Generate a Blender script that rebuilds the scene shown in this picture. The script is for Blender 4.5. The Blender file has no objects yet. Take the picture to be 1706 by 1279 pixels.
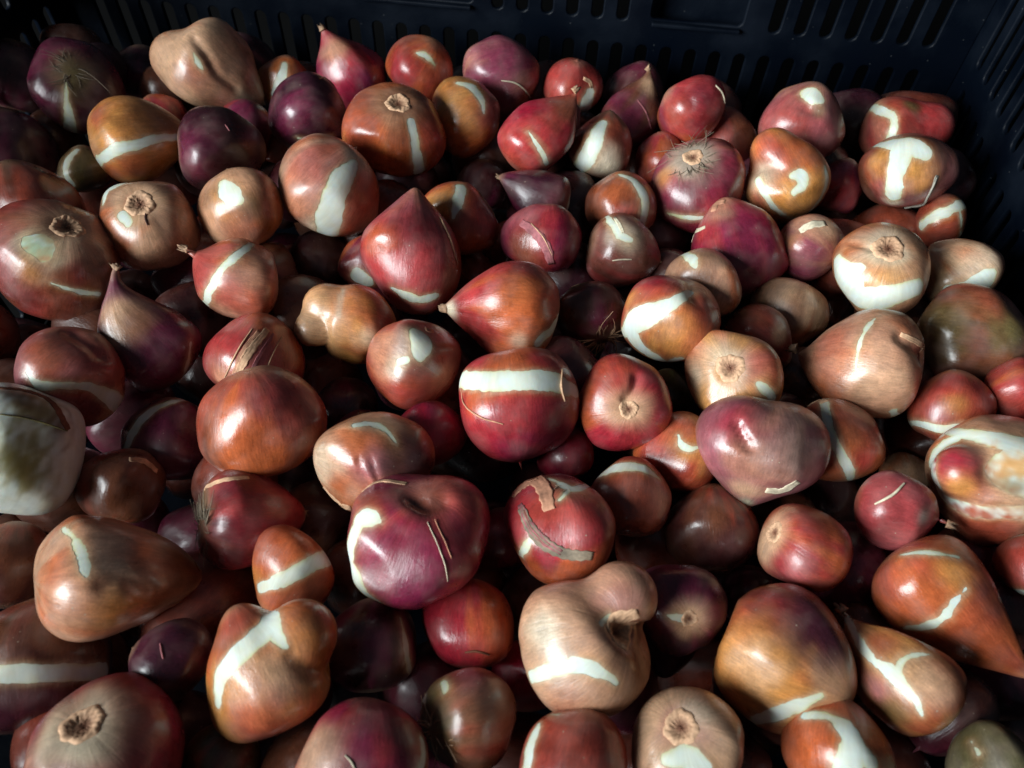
import bpy, math, random
import numpy as np
from mathutils import Vector, Matrix
from mathutils.bvhtree import BVHTree

scene = bpy.context.scene
COL = scene.collection

# ------------------------------------------------------------------ camera
PW, PH, FPX = 1706.0, 1279.0, 1313.0
Z0 = 0.15                                   # height of the top layer of bulbs above the ground
PITCH, ROLL = math.radians(54), math.radians(3)
CAM = np.array([0.0, 0.0, Z0 + 0.27])
FWD = np.array([0, math.cos(PITCH), -math.sin(PITCH)])
_r = np.array([1.0, 0, 0]); _u = np.array([0, math.sin(PITCH), math.cos(PITCH)])
RGT = _r * math.cos(ROLL) + _u * math.sin(ROLL)
UPV = _u * math.cos(ROLL) - _r * math.sin(ROLL)
cam_data = bpy.data.cameras.new('camera')
cam = bpy.data.objects.new('camera', cam_data); COL.objects.link(cam)
cam.matrix_world = Matrix(((RGT[0], UPV[0], -FWD[0], CAM[0]), (RGT[1], UPV[1], -FWD[1], CAM[1]),
                           (RGT[2], UPV[2], -FWD[2], CAM[2]), (0, 0, 0, 1)))
cam_data.sensor_width = 36.0
cam_data.lens = 36.0 * FPX / PW
cam_data.clip_start, cam_data.clip_end = 0.01, 50
cam_data.dof.use_dof = True
cam_data.dof.focus_distance = 0.335
cam_data.dof.aperture_fstop = 14
scene.camera = cam
scene.render.resolution_x, scene.render.resolution_y = 1024, 768
scene.view_settings.view_transform = 'Standard'
scene.view_settings.look = 'None'
scene.view_settings.exposure = 0.0
scene.view_settings.gamma = 1.0

# ------------------------------------------------------------------ light: one window low to the left, a dim room
world = bpy.data.worlds.new('World'); scene.world = world
world.use_nodes = True
bg = world.node_tree.nodes['Background']
bg.inputs[0].default_value = (0.55, 0.75, 1.0, 1)
bg.inputs[1].default_value = 0.045
LDIR = Vector((-0.77, -0.50, 0.36)).normalized()
lamp = bpy.data.lights.new('window_light', 'AREA')
lamp.shape = 'RECTANGLE'; lamp.size, lamp.size_y = 1.3, 1.2
lamp.energy = 128
lamp.color = (0.91, 0.98, 1.0)
lob = bpy.data.objects.new('window_light', lamp); COL.objects.link(lob)
LTGT = Vector((0, 0.22, Z0))
lob.location = LTGT + LDIR * 2.2
lob.rotation_euler = LDIR.to_track_quat('Z', 'Y').to_euler()

# each bulb: (x, y, width, tip angle, tilt to the viewer, tip length, sharpness, colour, second colour, level, label, marks)
# x, y, width are read off the photograph (1706 x 1279); they are turned into places and sizes in metres below
BULBS = [
# ---- back rows
(128,148,150,-81,-64,1.0,.3,'plum','purple',1,'dark purple bulb with white wedge under its root scar, far back left corner',[('F',[(110,138),(111,165),(116,205),(117,222)],[4,9,19,22]),('P',124,124,32,'olive',.8),('R',34,32,'root'),('P',190,150,45,'dbrown',.7)]),
(345,112,140,-42,8,1.35,.5,'tan','pinktan',0,'tan bulb with a deep groove and tip down right, tallest in back left row',[('S',296,98,86,140,0,.9,.15,'tan',.1),('K',[(322,62),(345,92),(362,122),(392,146)],9,.08),('F',[(322,88),(330,105),(338,116)],[3,10,3]),('P',330,125,30,'rust',.55),('P',305,130,22,'rust',.4),('P',412,170,22,'cream',.7)]),
(472,150,96,80,0,1.1,.3,'orange','gold',2,'small golden bulb with white stripe peeping out behind a dark purple bulb',[('F',[(474,106),(470,125),(460,155)],[10,15,17]),('P',450,180,22,'mauve',.7)]),
(517,186,134,-150,-5,1.0,.2,'plum','plum',0,'very dark purple glossy bulb below the pointed bulb, strands on its shoulder',[('D',[(532,131),(560,124),(582,124)],3,'tan'),('D',[(556,134),(570,130),(584,134)],2,'brown'),('F',[(497,230),(520,233),(552,226)],[2,5,2])]),
(592,142,112,117,0,1.75,.9,'purple','crimson',2,'dull red bulb with pale tip pointing straight up by the back wall',[('P',556,78,22,'pinktan',.9)]),
(698,118,112,60,20,.95,.2,'rust','red',1,'rust brown bulb with a small pale fleck on top, by back wall',[('F',[(694,88),(706,91),(716,98),(724,108)],[3,11,10,3]),('P',660,115,25,'crimson',.6),('P',735,110,30,'orange',.6)]),
(657,217,155,-101,-48,1.0,.2,'orange','rust',0,'round orange bulb with dark root scar on top and white stripe down right',[('F',[(684,203),(689,225),(693,250),(699,285)],[15,13,15,20]),('P',668,172,40,'brown',.85),('P',715,225,28,'red',.6),('B',21)]),
(772,195,126,30,10,.95,.2,'orange','gold',1,'orange bulb with white stripe over its right shoulder, behind the magenta pointed one',[('F',[(762,138),(785,145),(800,162),(806,188)],[10,17,14,5]),('P',757,188,30,'gold',.8),('P',822,180,32,'purple',.8)]),
(832,130,130,20,5,1.0,.2,'mauve','purple',1,'dull mauve bulb with thin pale seam against the back wall',[('D',[(835,134),(858,138),(875,150),(884,164)],3,'cream'),('P',830,120,60,'purple',.5)]),
(953,142,98,80,25,.9,.2,'rust','red',1,'small red brown bulb with white peeled patch beside a dark pointed tip',[('F',[(983,155),(978,172),(972,190)],[16,24,28]),('H',[(972,130),(982,136),(986,146)],7,'tan')]),
(886,237,116,44,0,1.85,.85,'crimson','red',0,'magenta red bulb with dark sharp tip up right and thin white slit',[('U',.28),('F',[(880,217),(892,237),(904,258),(911,274)],[2,6,9,8]),('P',945,175,38,'brown',.85),('P',850,265,34,'rust',.6)]),
(1000,248,104,75,0,1.2,.4,'brown','pinktan',1,'brown bulb with long pale peeled strip, right of the magenta pointed bulb',[('F',[(1001,205),(990,235),(978,262),(955,292)],[20,28,30,20]),('P',1002,275,32,'cream',.8)]),
(1050,205,96,58,0,1.75,.85,'plum','brown',2,'dull plum bulb with curled grey tip near back wall centre',[('U',.35),('D',[(1062,166),(1075,185),(1085,215)],3,'mauve'),('P',1086,142,16,'tan',.9),('P',1010,190,18,'rust',.5)]),
(1150,178,116,150,25,.95,.15,'red','purple',0,'round red bulb with a dimple and pale scar on its top edge',[('F',[(1122,136),(1132,130),(1142,128)],[3,8,3]),('D',[(1192,142),(1203,155),(1207,172)],3,'cream'),('K',[(1143,152),(1152,172)],14,.08),('P',1125,185,26,'rust',.7),('P',1180,160,35,'plum',.6)]),
(1208,236,116,100,10,.95,.2,'brown','red',2,'plain reddish brown bulb directly behind the bulb with the grey root tuft',[]),
(1101,266,84,100,10,1.0,.2,'red','mauve',2,'small pink red bulb tucked left behind the rooty bulb',[]),
(1163,306,152,-76,-46,1.0,.2,'red','purple',0,'purple red bulb with a shaggy grey root tuft facing the viewer',[('F',[(1112,355),(1135,361),(1175,363)],[4,7,7]),('P',1155,262,38,'grey',.75),('R',80,36,'root'),('P',1106,300,18,'gold',.6),('P',1140,350,30,'plum',.6),('B',17)]),
(1314,304,138,125,-10,1.05,.2,'orange','gold',0,'glossy orange bulb with white loop and white blot on its face',[('S',1289,252,76,90,0,.9,.2,'red',.1),('F',[(1262,300),(1272,318),(1290,345),(1318,364),(1345,355),(1366,332),(1378,300),(1374,276)],[15,12,9,9,12,13,13,5]),('F',[(1320,292),(1332,292),(1338,305),(1324,320)],[12,22,18,12]),('P',1325,330,40,'gold',.8),('P',1265,300,30,'cream',.75),('K',[(1258,282),(1275,276),(1300,284)],14,.12),('P',1262,335,22,'red',.6)]),
(1337,205,130,70,15,1.0,.25,'mauve','brown',0,'mauve brown bulb with pale cap and dented top by right back corner',[('F',[(1342,154),(1354,158),(1366,166)],[18,30,16]),('S',1312,212,92,200,0,.9,.1,'red',.12),('P',1312,212,36,'rust',.4),('K',[(1344,180),(1362,186)],12,.12),('P',1366,184,12,'olive',.7)]),
(1490,218,114,130,10,.95,.15,'red','pinktan',1,'red double bulb with bent white stripe in the right back corner',[('S',1546,212,80,10,0,.9,.1,'red',.05),('F',[(1452,178),(1472,186),(1488,195),(1489,210),(1482,232)],[13,14,13,12,13]),('P',1490,175,32,'rust',.7),('P',1520,175,14,'olive',.8)]),
(1508,288,150,-80,-8,.75,.1,'brown','mauve',0,'brown bulb with big T shaped white peeled area below red double bulb',[('F',[(1455,242),(1482,238),(1510,240),(1540,254)],[10,26,38,26]),('F',[(1502,255),(1494,285),(1488,326)],[36,26,28]),('F',[(1488,320),(1500,312)],[20,12]),('P',1528,288,30,'gold',.95),('P',1465,262,24,'gold',.8),('P',1490,338,14,'cream',.8),('D',[(1560,296),(1553,312),(1545,328),(1538,342),(1520,352),(1506,356)],4,'grey'),('H',[(1562,292),(1555,310)],9,'grey')]),
(1396,318,92,72,0,1.1,.4,'purple','mauve',2,'dull purple bulb with small brown tip behind the glossy orange bulb',[('P',1412,258,20,'tan',.7)]),
(1566,366,86,-165,0,1.1,.3,'rust','plum',1,'small rust bulb with wide white stripe near right crate wall',[('F',[(1535,374),(1558,360),(1580,350),(1606,338)],[16,18,18,16]),('F',[(1598,348),(1602,370),(1600,392)],[4,4,4])]),
(1350,412,106,150,-20,1.0,.3,'mauve','purple',1,'small garlic like purple bulb with papery pale crown',[('H',[(1332,385),(1352,374),(1376,372)],14,'cream'),('P',1378,374,24,'tan',.9),('P',1322,402,14,'gold',.5),('P',1335,420,22,'mauve',.6)]),
(1476,392,128,90,0,.8,.1,'brown','rust',2,'brown topped bulb behind the half white bulb with oval scar',[]),
(1460,450,154,-114,-52,.95,.1,'pinktan','gold',0,'half white bulb with gold centre and oval root scar, right side',[('F',[(1392,446),(1408,468),(1420,492),(1452,500),(1490,492),(1530,478)],[44,58,48,46,36,28]),('F',[(1400,448),(1432,446)],[20,16]),('P',1472,466,30,'gold',.95),('P',1452,470,18,'gold',.6),('P',1474,416,34,'cream',.7),('B',26),('K',[(1420,405),(1450,412)],8,.05)]),
(1606,460,126,140,0,1.15,.4,'tan','brown',1,'tan brown bulb with whitish lower half beside the right crate wall',[('F',[(1580,482),(1612,478),(1640,468),(1652,455)],[14,22,34,18]),('P',1562,410,20,'brown',.7),('P',1640,440,26,'cream',.6),('P',1562,460,26,'olive',.5)]),
(1602,566,172,-15,0,1.3,.5,'brown','dbrown',1,'large dull olive brown dusty bulb at the right edge',[('P',1690,550,30,'olive',.8),('P',1570,540,60,'olive',.6)]),
(1458,608,178,169,-6,1.5,.7,'pinktan','tan',0,'large tan orange bulb lying with tip left and thin white seam',[('U',-.15),('F',[(1482,520),(1462,527),(1444,546),(1431,580),(1424,618)],[2,5,6,6,3]),('F',[(1488,684),(1492,692)],[14,14]),('P',1535,590,36,'mauve',.75),('P',1380,580,40,'rust',.7),('K',[(1505,562),(1528,580),(1548,600)],18,.13),('P',1531,582,15,'brown',.6),('P',1555,612,16,'cream',.7),('P',1460,640,50,'tan',.6),('H',[(1500,556),(1540,578),(1558,605)],10,'tan')]),
(1702,650,116,30,10,1.0,.2,'red','rust',0,'shiny plain pinkish red bulb cut by the right edge',[]),
(1585,688,136,80,0,1.0,.2,'red','rust',1,'red bulb with pale root scar and white stripe behind the peeled one',[('F',[(1506,704),(1530,706),(1560,714),(1600,712),(1650,708)],[10,12,14,16,16]),('P',1565,690,20,'mauve',.8),('P',1530,735,34,'rust',.8),('P',1590,675,20,'gold',.5)]),
(1655,800,215,170,-5,.9,.15,'rust','tan',0,'big half peeled bulb showing a red inner clove, right edge',[('Z','cut'),('F',[(1580,718),(1640,728),(1720,744)],[16,30,40]),('F',[(1592,730),(1562,750),(1553,790),(1572,826),(1622,850),(1710,854)],[20,26,28,26,24,24]),('F',[(1650,782),(1680,785),(1735,790)],[16,62,96]),('P',1588,768,36,'crimson',.95),('P',1608,812,24,'gold',.9),('P',1640,800,16,'brown',.8),('P',1650,742,30,'cream',.2),('P',1700,838,36,'tan',.7),('P',1664,802,26,'tan',.8),('P',1700,770,30,'gold',.6),('P',1690,805,22,'grey',.7),('P',1680,772,28,'gold',.6),('S',1600,786,84,-35,10,1.25,.3,'crimson',.42),('P',1600,812,22,'gold',.8),('K',[(1650,790),(1680,795),(1720,800)],26,.08),('P',1640,880,50,'rust',.9)]),
(1485,848,132,-22,0,1.45,.5,'mauve','red',0,'dusty pink bulb with mouldy grey spot and tip right',[('D',[(1506,806),(1490,822),(1458,840)],5,'cream'),('P',1540,862,16,'grey',.9),('P',1425,835,24,'rust',.7),('P',1540,845,12,'dbrown',.5)]),
(1338,912,150,-30,-36,1.3,.45,'red','purple',0,'red bulb with pale knobbed root scar facing left, lower right',[('P',1270,905,32,'tan',.85),('B',19),('P',1340,868,30,'crimson',.6),('P',1330,945,26,'mauve',.5)]),
(1620,930,116,60,0,1.0,.2,'purple','red',2,'purplish bulb wedged behind the long tipped orange bulb',[]),
(1545,975,168,-54,-4,2.15,.85,'rust','orange',0,'orange brown bulb with long tapering tip pointing down right',[('F',[(1500,924),(1530,920),(1565,922),(1596,928)],[2,9,9,2]),('F',[(1610,978),(1590,1004),(1572,1027),(1545,1042),(1505,1046)],[3,9,13,14,4]),('P',1594,958,32,'gold',.85),('P',1645,985,36,'plum',.75),('P',1600,1040,60,'rust',.5)]),
(1722,945,112,90,0,1.0,.2,'rust','red',0,'rust bulb with two white patches cut off by right edge',[('F',[(1682,892),(1700,886),(1715,884)],[10,20,20]),('F',[(1690,985),(1720,990)],[18,20])]),
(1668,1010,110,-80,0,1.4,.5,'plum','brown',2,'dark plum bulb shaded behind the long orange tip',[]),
(1520,1145,168,128,0,1.95,.7,'brown','gold',0,'brown bulb with white Y shaped split, tip up left, bottom right',[('F',[(1408,1018),(1428,1062),(1456,1100),(1480,1115),(1500,1138),(1522,1160),(1536,1192)],[8,16,16,22,22,12,4]),('F',[(1494,1126),(1502,1104),(1520,1092),(1548,1090)],[12,11,9,4]),('P',1535,1130,40,'tan',.85),('P',1462,1152,26,'mauve',.9),('P',1488,1185,26,'olive',.7),('P',1462,1070,30,'rust',.7)]),
(1296,1095,232,-35,22,1.0,.15,'orange','gold',0,'big glossy bulb, gold below and dark purple on top, lower right',[('F',[(1246,1206),(1285,1192),(1325,1178),(1368,1158)],[10,24,24,10]),('P',1340,1020,90,'plum',.95),('P',1260,1025,50,'crimson',.7),('P',1240,1115,78,'gold',.95),('P',1245,1112,40,'tan',.6),('P',1378,1120,30,'tan',.6),('P',1375,1060,50,'plum',.9)]),  # tan spot at lower left paints the glow around the highlight
(1395,1250,166,80,0,1.0,.15,'rust','orange',0,'rust brown bulb with thick white hook mark, bottom edge right',[('F',[(1340,1192),(1370,1191),(1400,1204),(1418,1230),(1412,1285)],[12,18,26,36,46]),('F',[(1430,1240),(1452,1270)],[22,30])]),
(1650,1280,160,100,0,1.0,.2,'olive','grey',1,'drab greenish bulb in the bottom right corner',[('F',[(1618,1235),(1630,1255)],[4,6])]),
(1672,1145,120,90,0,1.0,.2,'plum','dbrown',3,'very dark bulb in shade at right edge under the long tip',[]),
(1150,1248,194,-70,-64,1.0,.1,'tan','pinktan',0,'tan bulb with round purplish root socket, bottom edge',[('F',[(1112,1265),(1145,1260),(1165,1280)],[20,36,40]),('B',30),('P',1140,1212,42,'mauve',.6),('P',1165,1182,30,'cream',.5)]),
(974,1074,220,200,-44,1.0,.15,'pinktan','tan',0,'large pinkish tan bulb with deep brown root socket, bottom centre',[('S',1036,994,118,30,0,.9,.1,'pinktan',.0),('F',[(884,1128),(925,1114),(975,1110),(1005,1122),(1028,1138)],[20,26,22,16,5]),('P',1022,1062,50,'brown',.9),('B',30),('P',905,1050,32,'cream',.7),('P',1040,990,36,'mauve',.5),('P',1060,1045,30,'brown',.6),('K',[(1030,1050),(1075,1045)],14,.10),('P',940,1180,40,'rust',.4),('F',[(1002,1038),(1014,1028)],[8,12])]),
(1128,1015,152,143,-66,1.0,.2,'plum','brown',1,'dark brown red bulb with pale scar shaded behind the big tan socket bulb',[('F',[(1112,1025),(1130,1030),(1142,1032)],[4,12,10]),('P',1148,1025,26,'tan',.9),('B',14)]),
(955,1278,190,80,10,1.0,.15,'red','rust',0,'red bulb with white stripe on its left, centre of bottom edge',[('F',[(897,1208),(885,1235),(876,1285)],[16,28,30]),('F',[(916,1190),(930,1190)],[6,10])]),
(775,1195,172,20,-30,1.0,.2,'brown','pinktan',1,'brown bulb with mouldy green roots on its left, bottom edge',[('F',[(738,1136),(742,1152)],[10,16]),('P',715,1165,40,'olive',.9),('R',34,44,'tan'),('P',790,1120,40,'purple',.6),('P',735,1210,30,'olive',.8)]),
(600,1268,214,85,5,1.0,.2,'crimson','purple',0,'purple red bulb with dull orange left cheek, bottom edge',[('F',[(702,1230),(706,1255),(700,1285)],[8,14,12]),('D',[(575,1258),(585,1268),(592,1282)],4,'cream'),('P',520,1255,50,'tan',.8),('P',630,1210,70,'plum',.6)]),
(785,1042,152,90,0,1.0,.15,'red','crimson',2,'dim plain red bulb under the big purple heart shaped bulb',[('D',[(775,1086),(790,1084),(815,1090)],4,'brown')]),
(622,1085,156,95,0,1.05,.2,'dbrown','plum',2,'almost black bulb with thin curved pale sliver, lower left centre',[('F',[(667,1030),(674,1060),(680,1100),(686,1140)],[3,11,13,4])]),
(446,1136,196,118,2,1.3,.35,'orange','rust',0,'orange bulb with creamy white Y mark and small tip up left',[('S',502,1058,118,60,0,.9,.1,'orange',.05),('F',[(446,1006),(448,1040),(420,1070),(388,1100),(366,1130),(362,1172)],[16,40,36,34,30,18]),('F',[(450,1040),(468,1068),(478,1078)],[26,20,6]),('P',460,1130,44,'tan',.85),('P',505,1060,44,'gold',.5),('P',400,1030,30,'red',.5),('P',440,1210,60,'crimson',.6),('K',[(484,1090),(515,1115),(548,1118)],12,.06)]),
(162,962,222,3,-8,1.55,.55,'tan','pinktan',0,'large pale tan bulb with white slash and dark tip right, left side',[('F',[(105,880),(122,896),(135,920),(142,955)],[3,12,17,15]),('P',200,930,44,'grey',.65),('P',248,925,34,'orange',.6),('P',150,900,40,'pinktan',.4),('P',300,950,60,'brown',.9),('P',190,1015,44,'gold',.55),('K',[(170,975),(205,962),(240,985)],14,.05),('P',110,990,40,'pinktan',.8)]),
(175,1268,252,-50,-48,1.0,.15,'purple','red',0,'dark red bulb with crumbly grey white root scar, bottom left corner',[('P',142,1222,56,'cream',.9),('R',70,34,'root'),('B',36),('P',210,1200,50,'brown',.4)]),
(52,1112,226,100,5,1.0,.15,'brown','plum',1,'dark olive brown bulb with pale horizontal stripe, lower left edge',[('F',[(-30,1126),(40,1122),(110,1120),(175,1118)],[26,30,27,26]),('P',50,1180,80,'plum',.8)]),
(286,1104,134,160,0,1.0,.2,'plum','plum',1,'dark plum bulb with one blue glint above the crumbly scar',[('D',[(267,1072),(269,1085),(272,1098)],3,'mauve')]),  # the mauve strand stands for a glint on the left side
(372,1262,124,60,0,1.0,.2,'brown','olive',2,'dull brown bulb in shade between two bottom edge bulbs',[]),
(492,945,152,-120,0,1.05,.25,'rust','orange',1,'rust bulb with broad white diagonal band left of big purple bulb',[('F',[(432,980),(470,966),(510,945),(575,912)],[14,26,28,30]),('F',[(535,868),(555,880)],[8,8]),('P',425,960,20,'gold',.5)]),
(690,900,234,-106,-44,.95,.1,'crimson','purple',0,'big purple red heart shaped bulb with white left rim, lower centre',[('S',748,862,136,60,-10,.9,.1,'red',.0),('F',[(600,868),(588,890),(582,925),(588,955),(604,985),(632,1003)],[22,30,38,36,26,8]),('F',[(596,868),(612,862),(632,868)],[24,32,10]),('P',612,838,34,'rust',.85),('P',690,945,80,'purple',.7),('K',[(692,832),(715,842),(738,836)],18,.10),('P',714,836,26,'brown',.6),('D',[(712,870),(728,905),(742,945),(746,968)],2,'cream'),('D',[(724,866),(740,900),(752,930)],2,'pinktan'),('H',[(602,818),(630,802),(678,806)],9,'tan')]),
(930,876,186,-100,-25,1.0,.2,'red','crimson',0,'red bulb with white fork and a long dried brown stem across it',[('F',[(902,794),(928,802),(950,815),(985,806),(1000,806)],[6,10,16,12,4]),('F',[(948,816),(932,832)],[12,4]),('F',[(882,900),(872,918),(862,926)],[6,15,5]),('P',935,775,46,'purple',.8),('P',915,840,50,'rust',.5),('H',[(836,815),(850,793),(880,787),(905,812),(915,850)],28,'pinktan'),('H',[(868,845),(884,880),(908,906),(940,922),(988,926)],20,'root'),('H',[(872,850),(890,886),(914,910)],8,'brown'),('H',[(866,840),(884,876),(908,902),(936,920)],14,'mauve'),('R',8,18,'cream')]),
(1055,832,142,80,0,.95,.15,'brown','rust',1,'brown bulb with pale horizontal band, right of the dried stem bulb',[('F',[(985,802),(1010,785),(1045,776),(1080,784),(1100,798)],[8,20,24,18,5]),('P',1055,765,22,'rust',.7),('P',1110,820,28,'pinktan',.6)]),
(1123,755,136,70,0,1.0,.2,'orange','red',1,'orange red bulb with small white tick, left of pink heart bulb',[('F',[(1130,725),(1136,742),(1150,748),(1168,743)],[4,13,11,5]),('P',1130,705,44,'red',.7)]),
(1190,884,150,90,0,1.0,.15,'brown','plum',2,'drab dark brown bulb in shade below the pink heart bulb',[]),
(1266,752,194,-104,0,1.0,.7,'mauve','purple',0,'dusty pink heart shaped bulb with pale tip at the bottom',[('S',1226,722,120,110,5,.85,.1,'mauve',.1),('S',1312,738,128,60,5,.85,.1,'plum',.05),('K',[(1228,706),(1236,725),(1248,745)],10,.13),('P',1230,705,34,'crimson',.6),('P',1340,745,46,'grey',.25),('P',1246,818,26,'tan',.9),('Y',),('H',[(1276,816),(1300,818),(1330,802)],18,'cream'),('P',1245,836,14,'green',.7),('P',1235,770,36,'pinktan',.5)]),
(1394,738,150,100,0,1.0,.15,'rust','brown',1,'rust bulb with curved white stripe, right of the pink heart bulb',[('F',[(1372,662),(1378,700),(1388,735),(1405,764),(1416,788),(1417,808)],[16,15,16,17,14,6]),('P',1432,770,24,'red',.8),('P',1370,790,30,'orange',.8),('P',1420,720,30,'brown',.6),('H',[(1338,668),(1352,656),(1374,670)],20,'tan')]),
(1222,630,164,-74,-73,1.0,.1,'orange','tan',0,'tan gold bulb with round pale pink root scar on its face',[('F',[(1264,640),(1280,654),(1290,664)],[10,18,8]),('P',1218,612,36,'cream',.9),('P',1190,640,36,'gold',.8),('P',1275,610,44,'red',.75),('B',24),('P',1160,625,20,'cream',.6),('P',1250,670,36,'gold',.6)]),
(1038,674,148,140,-80,.95,.1,'red','crimson',0,'red bulb with swollen top lobe and small tan root hole',[('S',1026,632,84,95,20,.9,.1,'red',.12),('P',1044,680,26,'tan',.8),('B',16),('K',[(1060,628),(1056,650),(1042,665)],9,.12)]),
(1114,532,172,-105,-15,.85,.1,'orange','red',0,'bright orange bulb with large white star and oval base mark, centre right',[('F',[(1150,486),(1120,504),(1085,522),(1052,540),(1036,556)],[14,22,38,34,14]),('F',[(1046,545),(1060,572),(1084,592),(1112,604),(1134,598)],[28,26,20,24,14]),('P',1085,452,52,'crimson',.95),('P',1135,562,48,'gold',.85),('P',1170,560,36,'rust',.7),('K',[(1140,445),(1150,468),(1158,498)],16,.07),('P',1150,478,20,'tan',.8),('P',1175,520,28,'red',.6),('P',1048,500,18,'gold',.7)]),
(1172,474,128,80,0,.95,.15,'tan','pinktan',0,'pale tan bulb pressed against the starred orange bulb from behind',[('F',[(1135,420),(1150,428),(1158,442)],[12,20,10]),('P',1160,480,24,'brown',.8)]),
(1225,428,160,112,0,1.2,.4,'crimson','purple',0,'large crimson bulb with ragged tan tip and torn skin, centre right',[('P',1202,346,24,'pinktan',.9),('P',1168,392,22,'red',.9),('H',[(1138,402),(1150,390),(1175,378)],8,'cream'),('F',[(1232,504),(1250,500),(1266,494)],[6,13,5]),('H',[(1188,352),(1195,338),(1208,336)],12,'pinktan'),('P',1250,430,60,'plum',.5)]),
(1030,416,118,-15,-12,1.3,.4,'purple','brown',1,'purple brown bulb with cream root collar, left of the crimson one',[('F',[(1010,360),(1024,376),(1034,392),(1052,400)],[8,12,14,8]),('P',1045,390,26,'cream',.75),('H',[(1024,362),(1034,378),(1038,388)],6,'cream'),('D',[(1020,434),(1035,432),(1052,432)],3,'cream')]),
(1034,344,118,80,0,.95,.15,'rust','brown',1,'rust bulb with broad pale band curving down its right side',[('F',[(1030,290),(1055,300),(1072,322),(1076,348),(1068,376)],[5,14,18,18,16]),('P',1022,320,30,'orange',.5),('P',1040,355,18,'red',.6)]),
(912,332,90,160,0,1.9,.5,'plum','mauve',1,'grey purple elongated bulb with pale end, below magenta pointed bulb',[('F',[(952,318),(956,340),(940,360)],[4,20,20]),('P',890,320,50,'plum',.6)]),
(905,404,130,80,0,1.0,.15,'purple','crimson',1,'purple bulb with brown papery strip down its front',[('H',[(868,370),(892,388),(910,412),(918,440)],16,'mauve'),('D',[(885,372),(905,395),(920,425)],2,'tan'),('P',870,415,34,'brown',.8),('P',875,355,26,'mauve',.6)]),
(988,522,122,110,-30,1.0,.2,'dbrown','brown',2,'dark brown bulb with wispy roots, between two bright orange bulbs',[('R',36,52,'tan'),('D',[(940,470),(948,450),(952,432)],3,'tan'),('P',960,470,26,'olive',.6)]),
(862,520,162,177,-3,1.5,.75,'red','rust',0,'red bulb with blunt tip pointing left and cream right rim, centre',[('F',[(915,452),(932,478),(934,512),(922,545),(898,570)],[6,15,20,24,22]),('P',860,478,30,'gold',.3),('P',866,566,16,'cream',.9),('P',870,535,50,'orange',.6),('P',748,516,14,'cream',.9)]),
(860,665,202,-82,4,1.15,.35,'crimson','red',0,'shiny crimson bulb with bold white belt, centre of the pile',[('F',[(758,632),(810,634),(862,633),(915,634),(962,652)],[26,36,34,34,20]),('P',845,603,50,'orange',.85),('P',790,665,26,'orange',.7),('P',940,710,70,'plum',.7),('D',[(768,648),(776,676),(800,694),(838,706)],3,'pinktan'),('D',[(936,616),(934,640),(940,668)],4,'tan'),('P',860,755,36,'purple',.6)]),
(686,420,168,84,0,1.2,.65,'red','mauve',0,'pink red heart shaped bulb with grey tip on top, centre',[('S',698,462,126,-80,4,.9,.1,'red',.02),('F',[(652,480),(672,490),(698,499),(724,494)],[4,15,17,12]),('D',[(733,362),(748,395),(762,440)],4,'tan'),('P',754,466,18,'tan',.7),('P',702,325,20,'olive',.6),('P',670,330,40,'mauve',.6),('P',700,385,44,'plum',.4),('P',632,400,26,'orange',.6)]),
(764,368,132,80,0,.95,.15,'rust','red',1,'orange red bulb with white stripe, right behind the pink heart bulb',[('F',[(768,312),(763,335),(755,362)],[18,18,6]),('P',730,335,28,'gold',.95),('P',800,360,36,'red',.6),('D',[(800,312),(815,335),(824,362)],2,'tan')]),
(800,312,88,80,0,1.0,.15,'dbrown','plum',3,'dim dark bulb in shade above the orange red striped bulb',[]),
(612,440,96,80,0,1.0,.15,'rust','purple',2,'small rust bulb with white corner, left behind pink heart bulb',[('F',[(596,460),(610,470)],[26,24])]),
(547,313,172,52,14,.95,.15,'tan','rust',0,'large pale bulb with blue white panel and tan neck up right',[('F',[(592,270),(574,292),(558,325),(548,362),(545,388)],[12,34,38,42,36]),('P',608,320,32,'rust',.95),('P',600,265,26,'cream',.9),('P',520,275,56,'mauve',.6),('P',535,380,26,'cream',.8),('P',490,330,36,'pinktan',.6)]),
(590,546,134,-15,-6,1.0,.2,'gold','orange',1,'golden tan knobby bulb below the pink heart bulb',[('S',520,548,58,180,0,.9,.1,'tan',.4),('S',545,512,80,120,0,.9,.1,'tan',.2),('Q',[(572,482),(566,505),(564,524)],7,'cream',.8),('P',648,545,36,'red',.85),('P',612,565,18,'cream',.5),('P',600,500,36,'orange',.6)]),
(692,604,152,150,-30,1.0,.2,'rust','red',0,'reddish tan bulb with grey peeled patch and chipped root nub',[('F',[(690,552),(702,572),(700,592)],[22,38,22]),('F',[(664,604),(676,600)],[12,10]),('P',655,610,18,'cream',.9),('P',640,590,36,'pinktan',.7),('H',[(708,548),(722,552)],12,'pinktan'),('P',690,572,36,'grey',.6)]),
(426,604,166,75,-8,1.0,.15,'red','brown',1,'red brown bulb wrapped in torn fibrous tan husk',[('H',[(446,548),(424,575),(404,605),(392,636)],13,'tan'),('H',[(432,550),(408,580),(388,625)],7,'pinktan'),('H',[(456,556),(434,590),(414,630)],6,'mauve'),('D',[(420,548),(396,585),(374,630)],3,'tan'),('D',[(470,560),(452,595),(440,630)],2,'tan'),('P',370,630,36,'pinktan',.8),('P',450,600,36,'mauve',.5),('R',10,18,'tan')]),
(438,708,194,100,12,.95,.1,'rust','brown',0,'smooth unblemished red brown bulb with one bright glint, left of centre',[('P',470,660,60,'purple',.35)]),
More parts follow.
